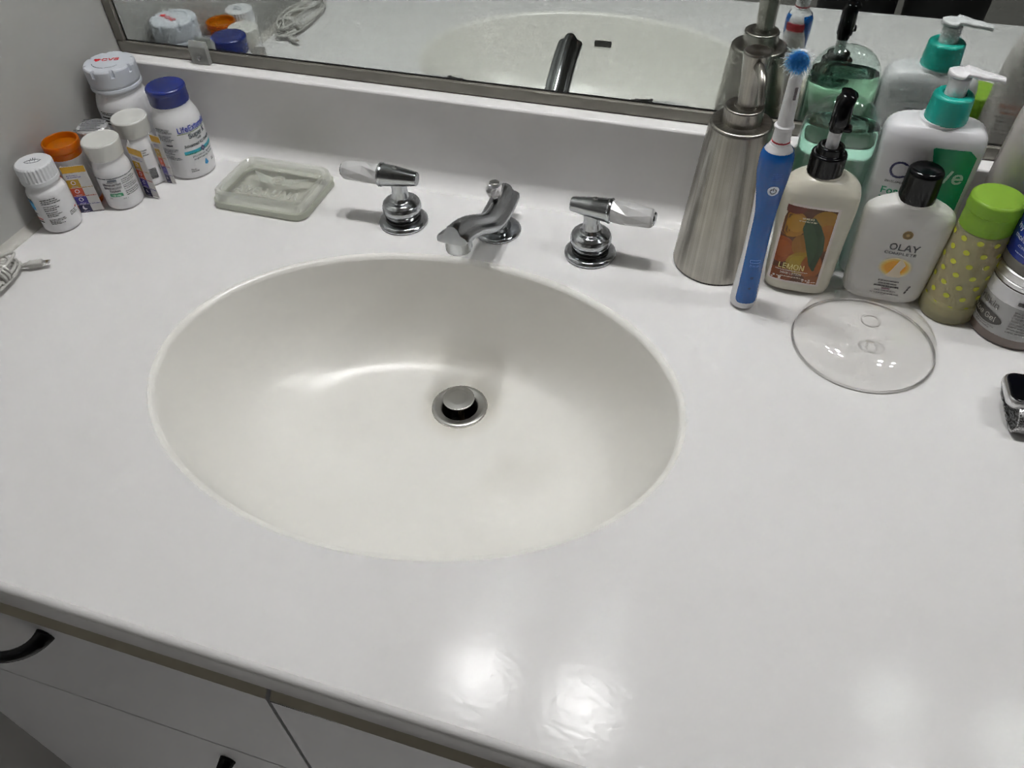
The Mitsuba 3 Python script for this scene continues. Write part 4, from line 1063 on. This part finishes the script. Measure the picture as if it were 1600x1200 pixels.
# ================================================================== TWO STACKED JARS at the right edge
jx, jy = 0.4865, -0.0030
j1 = thing('cream_jar', 'gel jar with a silver lid and dark oval label, lower of the two stacked jars', 'jar', 'stacked jars at the right edge')
part(j1, 'body', lathe([(0, 0.0004)] + [tuple(q) for q in fillet([(0.0330, 0.0004), (0.0346, 0.002), (0.0335, 0.0560), (0.030, 0.0575)], 0.0015, 4)] + [(0, 0.0575)], 72, (jx, jy, 0)), 'm_jar_base')
part(j1, 'label_sheet', lathe([(0.03465, 0.0105), (0.03480, 0.0105), (0.0343, 0.0425), (0.0341, 0.0425)], 72, (jx, jy, 0)), 'm_jar_label')
part(j1, 'upper_band', lathe([(0.0343, 0.0427), (0.0344, 0.0427), (0.0341, 0.0565), (0.0335, 0.0565)], 72, (jx, jy, 0)), 'm_white')
part(j1, 'lid', lathe([(0, 0.0570)] + [tuple(q) for q in fillet([(0.0325, 0.0570), (0.0338, 0.0578), (0.0338, 0.0612), (0.0328, 0.0618), (0.0334, 0.0626), (0.0334, 0.0690), (0.0318, 0.0702)], 0.0006, 3)] + [(0, 0.0702)], 72, (jx, jy, 0)), 'm_silver')
it = [(at(extr(blob(0, 0, 0.0170, 0.0062), 0.0001), 0.002, 0.0235), '#3d3a36'), (at(fit_txt('Aloe Gel', 0.0052, 0.0270), 0.000, 0.0212, 0.0001), '#b8b4ae'), (at(fit_txt('riSkin', 0.0058, 0.0200), 0.001, 0.0335), '#55524e'), (at(lines(0.024, 2, 0.0022, 0.0011, 101, 'c'), 0.004, 0.0158), '#8a8784')]
prints(j1, it, cyl(jx, jy, 0.0346, -152, 0.0004))
prints(j1, [(at(lines(0.026, 8, 0.0030, 0.0013, 102), 0, 0.0385), '#7c7a78'), (at(rect(0.010, 0.0035), 0.004, 0.0475), '#33312f')], cyl(jx, jy, 0.0346, -112, 0.0004))
j2 = thing('cream_jar', 'clear-based jar with a dark blue label, upper of the two stacked jars', 'jar', 'stacked jars at the right edge')
part(j2, 'body', lathe([(0, 0.0706)] + [tuple(q) for q in fillet([(0.0318, 0.0706), (0.0330, 0.0720), (0.0330, 0.1200), (0.0300, 0.1215)], 0.0015, 4)] + [(0, 0.1215)], 64, (jx, jy, 0)), 'm_jar_clear')
part(j2, 'label_sheet', lathe([(0.03305, 0.0810), (0.03325, 0.0810), (0.03325, 0.1185), (0.03305, 0.1185)], 64, (jx, jy, 0)), 'm_navy')
part(j2, 'cream', lathe([(0, 0.0770), (0.0300, 0.0770), (0.0300, 0.1150), (0, 0.1150)], 48, (jx, jy, 0)), 'm_white')
part(j2, 'lid', lathe([(0, 0.1218)] + [tuple(q) for q in fillet([(0.0335, 0.1218), (0.0337, 0.1230), (0.0337, 0.1370), (0.0320, 0.1388)], 0.001, 3)] + [(0, 0.1390)], 64, (jx, jy, 0)), 'm_navy')
it = [(at(rect(0.060, 0.010), 0.020, 0.1130), '#125a55'), (at(fit_txt('hydrating', 0.0048, 0.0300, False), 0.001, 0.1045), '#c6cbe0'), (at(fit_txt('moisturizing', 0.0042, 0.0330, False), 0.004, 0.0970), '#c6cbe0'), (at(fit_txt('cream', 0.0030, 0.0110, False), 0.001, 0.0915), '#aab2d2'), (at(lines(0.020, 1, 0.0024, 0.0012, 111, 'c'), 0.002, 0.0870), '#8d97c2')]
prints(j2, it, cyl(jx, jy, 0.0333, -146, 0.0003))

# ================================================================== PALE CONDITIONER BOTTLE at the right edge
wx, wy_ = 0.4640, 0.0490
wt = thing('conditioner_bottle', 'tall pale pinkish white bottle behind the lime-capped bottle at the right edge', 'bottle')
part(wt, 'body', body([(0.0006, 0.0255, 0.0130, 2.6), (0.004, 0.0300, 0.0160, 2.6), (0.10, 0.0318, 0.0178, 2.6), (0.165, 0.0300, 0.0172, 2.6), (0.190, 0.0250, 0.0155, 2.4), (0.199, 0.0170, 0.0130, 2.2), (0.202, 0.0130, 0.0125, 2.0)], wx, wy_, 80), 'm_tube', 40)
part(wt, 'cap', lathe([(0, 0.2015)] + [tuple(q) for q in fillet([(0.0145, 0.2015), (0.0145, 0.2235), (0.0125, 0.2255)], 0.001, 4)] + [(0, 0.2258)], 48, (wx, wy_, 0)), 'm_white')
it = [(at(fit_txt('SENSITIVE MOISTURE', 0.0036, 0.0360), 0.006, 0.1320), '#b5674c'), (at(lines(0.036, 1, 0.003, 0.0014, 121, 'c'), 0.006, 0.1280), '#b5674c'), (at(lines(0.040, 5, 0.0038, 0.0015, 122, 'c'), 0.006, 0.1235), '#6b6460')]
prints(wt, it, front(wx, wy_, 0.0316, 0.0178, 2.6, back=True), 'back_print', e=0.003)

# ================================================================== CLEAR DOME LID
dm = thing('dome_lid', 'shallow clear dome lid with a tiny ring on top, before the white lotion bottle', 'lid')
dcx, dcy = 0.3622, -0.0640
dp = [(0.0592, 0.0010), (0.0594, 0.0060), (0.0582, 0.0118), (0.0545, 0.0172), (0.0475, 0.0213), (0.0365, 0.0244), (0.0240, 0.0261), (0.0115, 0.0269), (0.0, 0.0271)]
dp2 = spline(np.array([(r, 0, z) for r, z in dp]), 40)
part(dm, 'dome', lathe([(float(p[0]) if i < 39 else 0.0, float(p[2])) for i, p in enumerate(dp2)], 96, (dcx, dcy, 0)), 'm_thin', True)
tor = trimesh.creation.torus(0.0593, 0.0011, major_sections=96, minor_sections=10)
tor.apply_translation([dcx, dcy, 0.0012])
part(dm, 'rim', tor, 'm_glass', True)
tor = trimesh.creation.torus(0.0072, 0.0011, major_sections=48, minor_sections=12)
tor.apply_translation([dcx, dcy, 0.0275])
part(dm, 'ring', tor, 'm_glass', True, 'small clear ring at the crown of the dome')

# ================================================================== WATCH
wa = thing('wristwatch', 'square smartwatch with a black screen and steel mesh band at the counter’s right edge', 'watch')
wcx, wcy, wcz = 0.4835, -0.1150, 0.0235


def rsq(a, b, r, z, n=9):
    pts = []
    for (sx, sy, t0) in ((1, 1, 0), (-1, 1, PI / 2), (-1, -1, PI), (1, -1, 1.5 * PI)):
        for t in np.linspace(t0, t0 + PI / 2, n):
            pts.append((sx * (a - r) + r * math.cos(t), sy * (b - r) + r * math.sin(t), z))
    return np.array(pts)


tilt = trimesh.transformations.rotation_matrix(math.radians(3), [0, 0, 1])


def wplace(m):
    m.apply_transform(tilt)
    m.apply_translation([wcx, wcy, wcz])
    return m


part(wa, 'case', wplace(loft([rsq(0.0172, 0.0142, 0.007, -0.0052), rsq(0.0205, 0.0172, 0.008, -0.0020), rsq(0.0208, 0.0175, 0.008, 0.0015), rsq(0.0203, 0.0170, 0.008, 0.0040), rsq(0.0192, 0.0160, 0.0075, 0.0052)])), 'm_silver', 40)
part(wa, 'screen', wplace(loft([rsq(0.0190, 0.0158, 0.0070, 0.0050), rsq(0.0187, 0.0155, 0.0070, 0.0060), rsq(0.0170, 0.0138, 0.0060, 0.0066)])), 'm_black', 40, 'glossy black screen')
bq = spline([(0, -0.0150, -0.001), (0, -0.0225, -0.0040), (0, -0.0275, -0.0110), (0, -0.0250, -0.0185), (0, -0.0100, -0.0222), (0, 0.0100, -0.0222), (0, 0.0250, -0.0185), (0, 0.0275, -0.0110), (0, 0.0225, -0.0040), (0, 0.0150, -0.001)], 70)
tgb = np.gradient(bq, axis=0)
tgb /= np.linalg.norm(tgb, axis=1, keepdims=True)
rr = []
for k in range(len(bq)):
    nn = np.cross([1, 0, 0], tgb[k])
    a, b = 0.0128, 0.0010
    rr.append(np.array([bq[k] + np.array([a, 0, 0]) + nn * b, bq[k] + np.array([a + 0.0004, 0, 0]), bq[k] + np.array([a, 0, 0]) - nn * b, bq[k] - np.array([a, 0, 0]) - nn * b, bq[k] - np.array([a + 0.0004, 0, 0]), bq[k] - np.array([a, 0, 0]) + nn * b]))
bm = loft(rr)
bm.fix_normals()
bm.apply_translation([0.0015, 0, 0])
part(wa, 'band', wplace(bm), 'm_milanese', 50, 'steel mesh band curled under the watch')
part(wa, 'crown', wplace(lathe([(0, 0), (0.0032, 0), (0.0032, 0.0022), (0.0026, 0.0028), (0, 0.0029)], 24).apply_transform(trimesh.transformations.rotation_matrix(PI / 2, [0, 1, 0])).apply_translation([0.0206, 0.007, 0])), 'm_silver')

# ================================================================== CHARGING CABLE
cbk = thing('charging_cable', 'coiled pale grey charging cable with its plug pointing at the pill bottles', 'cable')
pts = []
g = np.random.default_rng(4)
turns, per = 5, 26
for k in range(turns * per):
    t = k / per * 2 * PI
    wob_ = 1 + 0.10 * math.sin(k / per * 2.3 * PI + 1)
    x = -0.4540 + 0.0165 * math.cos(t) * wob_ + 0.004 * math.sin(k / per * 3.1)
    y = -0.2420 + 0.0640 * math.sin(t) * (1 + 0.06 * math.cos(k / per * 4.7))
    z = 0.0060 + 0.0032 * (k / per) * (0.65 + 0.35 * math.sin(t + k / per * 1.7)) + 0.0016 * (1 + math.sin(t * 0.5 + k))* 0 + 0.006 * max(0, -math.cos(t)) * (k / per / turns)
    pts.append((x, y, z))
pts += [(-0.4590, -0.2000, 0.022), (-0.4560, -0.1915, 0.0150), (-0.4525, -0.1860, 0.0095), (-0.4490, -0.1828, 0.0068), (-0.4455, -0.1806, 0.0058)]
part(cbk, 'cord', tube(spline(pts, 640), 0.0016, 10), 'm_cable', True)
wr = []
for k in range(64):   # the tail wound round the coil near the plug
    t = k / 64 * 3 * 2 * PI
    wr.append((-0.4545 + 0.0185 * math.cos(t), -0.1990 - 0.0042 * (k / 64 * 3), 0.0125 + 0.0098 * math.sin(t)))
part(cbk, 'winding', tube(spline(wr, 220), 0.0016, 10), 'm_cable', True)
u = np.array([-0.4190 + 0.4400, -0.1650 + 0.1770, 0.0]); u /= np.linalg.norm(u)
sdir = np.array([-u[1], u[0], 0])
P0 = np.array([-0.4462, -0.1811, 0.0058])
for k in range(6):
    c = P0 + u * (0.0006 + k * 0.0014)
    m = tube([c, c + u * 0.0010], 0.0027 - 0.00010 * (5 - k), 14)
    part(cbk, 'strain_relief', m, 'm_cable', 40)
part(cbk, 'relief_core', tube([P0, P0 + u * 0.0090], 0.0019, 12), 'm_cable')


def along(a, b, half_w, half_h, r):
    rr = []
    for s in (a, b):
        t = np.arange(20) * 2 * PI / 20
        rr.append(P0 + u * s + np.outer(half_w * np.sign(np.cos(t)) * np.abs(np.cos(t)) ** r, sdir) + np.outer(half_h * np.sign(np.sin(t)) * np.abs(np.sin(t)) ** r, [0, 0, 1.0]))
    return rr


part(cbk, 'plug_body', loft(along(0.0088, 0.0094, 0.0032, 0.0025, 0.6) + along(0.0100, 0.0215, 0.0040, 0.0030, 0.5) + along(0.0224, 0.0228, 0.0036, 0.0026, 0.6)), 'm_cable', 40)
part(cbk, 'plug_tip', loft(along(0.0226, 0.0288, 0.0033, 0.0011, 0.6) + along(0.0291, 0.0292, 0.0029, 0.0008, 0.6)), 'm_silver', 40, 'metal connector tip')
for k in range(5):
    c = P0 + u * 0.0270 + sdir * (k - 2) * 0.0010 + np.array([0, 0, 0.0011])
    m = trimesh.creation.box((0.0022, 0.0006, 0.0002))
    m.apply_transform(trimesh.transformations.rotation_matrix(math.atan2(u[1], u[0]), [0, 0, 1]))
    m.apply_translation(c)
    part(cbk, 'contact', m, 'm_bronze', False)

# ================================================================== THE PERSON taking the picture (seen only as dark trousers in the mirror) and the phone
import manifold3d as m3


def ball(c, r):
    return m3.Manifold.sphere(float(r), 20).translate([float(q) for q in c])


def bones(chains):
    out = []
    for ch in chains:
        for (a, ra), (b, rb) in zip(ch[:-1], ch[1:]):
            out.append(m3.Manifold.batch_hull([ball(a, ra), ball(b, rb)]))
    return m3.Manifold.batch_boolean(out, m3.OpType.Add)


def soft(mf, edge, it=14):
    mf = mf.refine_to_length(edge)
    q = mf.to_mesh()
    t = trimesh.Trimesh(np.array(q.vert_properties[:, :3], float), np.array(q.tri_verts), process=True)
    trimesh.smoothing.filter_taubin(t, iterations=it)
    return t


RIGHT = np.cross(FWD, UP) / np.linalg.norm(np.cross(FWD, UP))
FN, UN = FWD / np.linalg.norm(FWD), UP / np.linalg.norm(UP)
ph = thing('smartphone', 'dark smartphone held level with both hands above the front of the counter', 'phone')
pc = EYE - FN * 0.009 - RIGHT * 0.052 - UN * 0.018
PB = np.stack([RIGHT, UN, FN], 1)


def pplace(m):
    return mesh(np.asarray(m.vertices) @ PB.T + pc, m.faces)


part(ph, 'body', pplace(loft([rsq(0.0735, 0.0345, 0.010, -0.0040), rsq(0.0750, 0.0360, 0.011, -0.0025), rsq(0.0750, 0.0360, 0.011, 0.0020), rsq(0.0735, 0.0345, 0.010, 0.0036)])), 'm_phone', 40)
part(ph, 'screen', pplace(loft([rsq(0.0722, 0.0334, 0.009, -0.0046), rsq(0.0725, 0.0337, 0.009, -0.0038)])), 'm_black', 40)

pr_ = thing('person', 'person in black trousers and a dark long-sleeved top holding up a phone', 'person')
bx, by = 0.452, -0.880
hipz, sz = 0.09, 0.585
def S(s, x, y, z):
    k = max(0.0, (z - 0.10) / 0.70)          # leaning forward from the hips
    return (bx + s * x - 0.075 * k, by + y + 0.105 * k ** 1.2, z + 0.02 * k)



hand = {s: pc + RIGHT * (0.101 if s > 0 else -0.093) - FN * 0.010 - UN * 0.010 for s in (-1, 1)}
elbow = {s: np.array([bx + s * 0.235, by + 0.020, 0.285]) for s in (-1, 1)}
elbow[1] = np.array([bx + 0.19, by + 0.03, 0.30])
shoulder = {s: np.array(S(s, 0.172, -0.03, 0.555)) for s in (-1, 1)}
wrist = {s: hand[s] - 0.062 * (hand[s] - elbow[s]) / np.linalg.norm(hand[s] - elbow[s]) for s in (-1, 1)}
skin = [[(S(0, 0, -0.035, 0.40), 0.10), (S(0, 0, -0.035, 0.56), 0.085), (S(0, 0, -0.03, 0.640), 0.054), (S(0, 0, -0.01, 0.700), 0.056)],
        [(S(0, 0, -0.020, 0.745), 0.078), (S(0, 0, 0.000, 0.800), 0.080)], [(S(0, 0, -0.01, 0.70), 0.060), (S(0, 0, 0.030, 0.690), 0.040)], [(S(0, 0, 0.030, 0.690), 0.036), (S(0, 0, 0.055, 0.745), 0.030)],
        [(S(0, 0, 0.066, 0.765), 0.010), (S(0, 0, 0.082, 0.735), 0.014)], [(S(0, -0.022, 0.064, 0.698), 0.009), (S(0, 0.022, 0.064, 0.698), 0.009)]]
for s in (-1, 1):
    skin += [[(S(s, 0.0, -0.035, 0.54), 0.075), (shoulder[s], 0.052), (elbow[s], 0.038), (wrist[s], 0.026)], [(S(s, 0.078, -0.015, 0.770), 0.014), (S(s, 0.080, -0.010, 0.740), 0.010)]]
    out = RIGHT * s
    palm_in, tow = -out, FN
    skin.append([(wrist[s], 0.024), (hand[s] - UN * 0.018, 0.0135), (hand[s] + UN * 0.024, 0.0125), (wrist[s], 0.022)])
    for i, (u_, L_) in enumerate(zip((0.030, 0.010, -0.010, -0.028), (0.030, 0.034, 0.031, 0.024))):
        f_ = 0.25 if s > 0 else 1.0
        k0 = hand[s] + UN * u_ + tow * 0.010 * f_
        k1 = k0 + tow * 0.019 * f_ - out * 0.006 * f_
        k2 = k1 - out * L_ * 0.8 * f_ + tow * 0.002
        k3 = k2 - out * 0.014 * f_ - tow * 0.001
        skin.append([(hand[s] + UN * u_ * 0.7, 0.0105), (k0, 0.0095), (k1, 0.0088), (k2, 0.0080), (k3, 0.0068)])
    th0 = hand[s] + UN * 0.018 - tow * 0.013
    skin.append([(th0, 0.0115), (th0 - out * 0.020 - tow * 0.002 + UN * 0.006, 0.0100), (th0 - out * 0.042 - tow * 0.001 + UN * 0.004, 0.0085)])
part(pr_, 'body', soft(bones(skin), 0.010, 8), 'm_skin', True)
hair = bones([[(S(0, 0, -0.030, 0.800), 0.088), (S(0, 0, -0.045, 0.740), 0.080)], [(S(0, -0.05, -0.05, 0.72), 0.045), (S(0, 0.05, -0.05, 0.72), 0.045)]])
part(pr_, 'hair', soft(hair, 0.014, 6), 'm_hair', True)
for s in (-1, 1):
    part(pr_, 'eye', trimesh.creation.icosphere(2, 0.011).apply_translation(S(s, 0.030, 0.066, 0.768)), 'm_paper', True)
shirt = [[(S(0, -0.085, -0.02, 0.10), 0.098), (S(0, 0.085, -0.02, 0.10), 0.098), (S(0, 0.09, -0.025, 0.42), 0.105), (S(0, -0.09, -0.025, 0.42), 0.105), (S(0, -0.085, -0.02, 0.10), 0.098)],
         [(S(0, 0, -0.02, 0.10), 0.105), (S(0, 0, -0.02, 0.43), 0.115), (S(0, 0, -0.03, 0.575), 0.078)]]
for s in (-1, 1):
    shirt.append([(S(s, 0.085, -0.02, 0.43), 0.100), (shoulder[s], 0.070), (elbow[s], 0.053), (wrist[s] + (elbow[s] - wrist[s]) * 0.12, 0.037)])
part(pr_, 'top', soft(bones(shirt), 0.018, 14), 'm_cloth', True, 'dark long-sleeved top')
tr = []
for s in (-1, 1):
    tr.append([(S(0, 0, -0.015, 0.075), 0.108), (S(s, 0.082, -0.01, 0.06), 0.092), (S(s, 0.078, 0.010, -0.10), 0.0735), (S(s, 0.076, 0.012, -0.36), 0.062), (S(s, 0.074, 0.0, -0.60), 0.056), (S(s, 0.072, -0.012, -0.765), 0.052)])
trm = bones(tr)
part(pr_, 'trousers', soft(trm, 0.016, 10), 'm_cloth', True, 'plain black trousers')
for s in (-1, 1):
    sh = bones([[(S(s, 0.072, -0.045, ZF + 0.034), 0.034), (S(s, 0.076, 0.060, ZF + 0.032), 0.032), (S(s, 0.080, 0.135, ZF + 0.024), 0.024)]])
    part(pr_, 'shoe', soft(sh, 0.012, 6), 'm_black_matte', True)
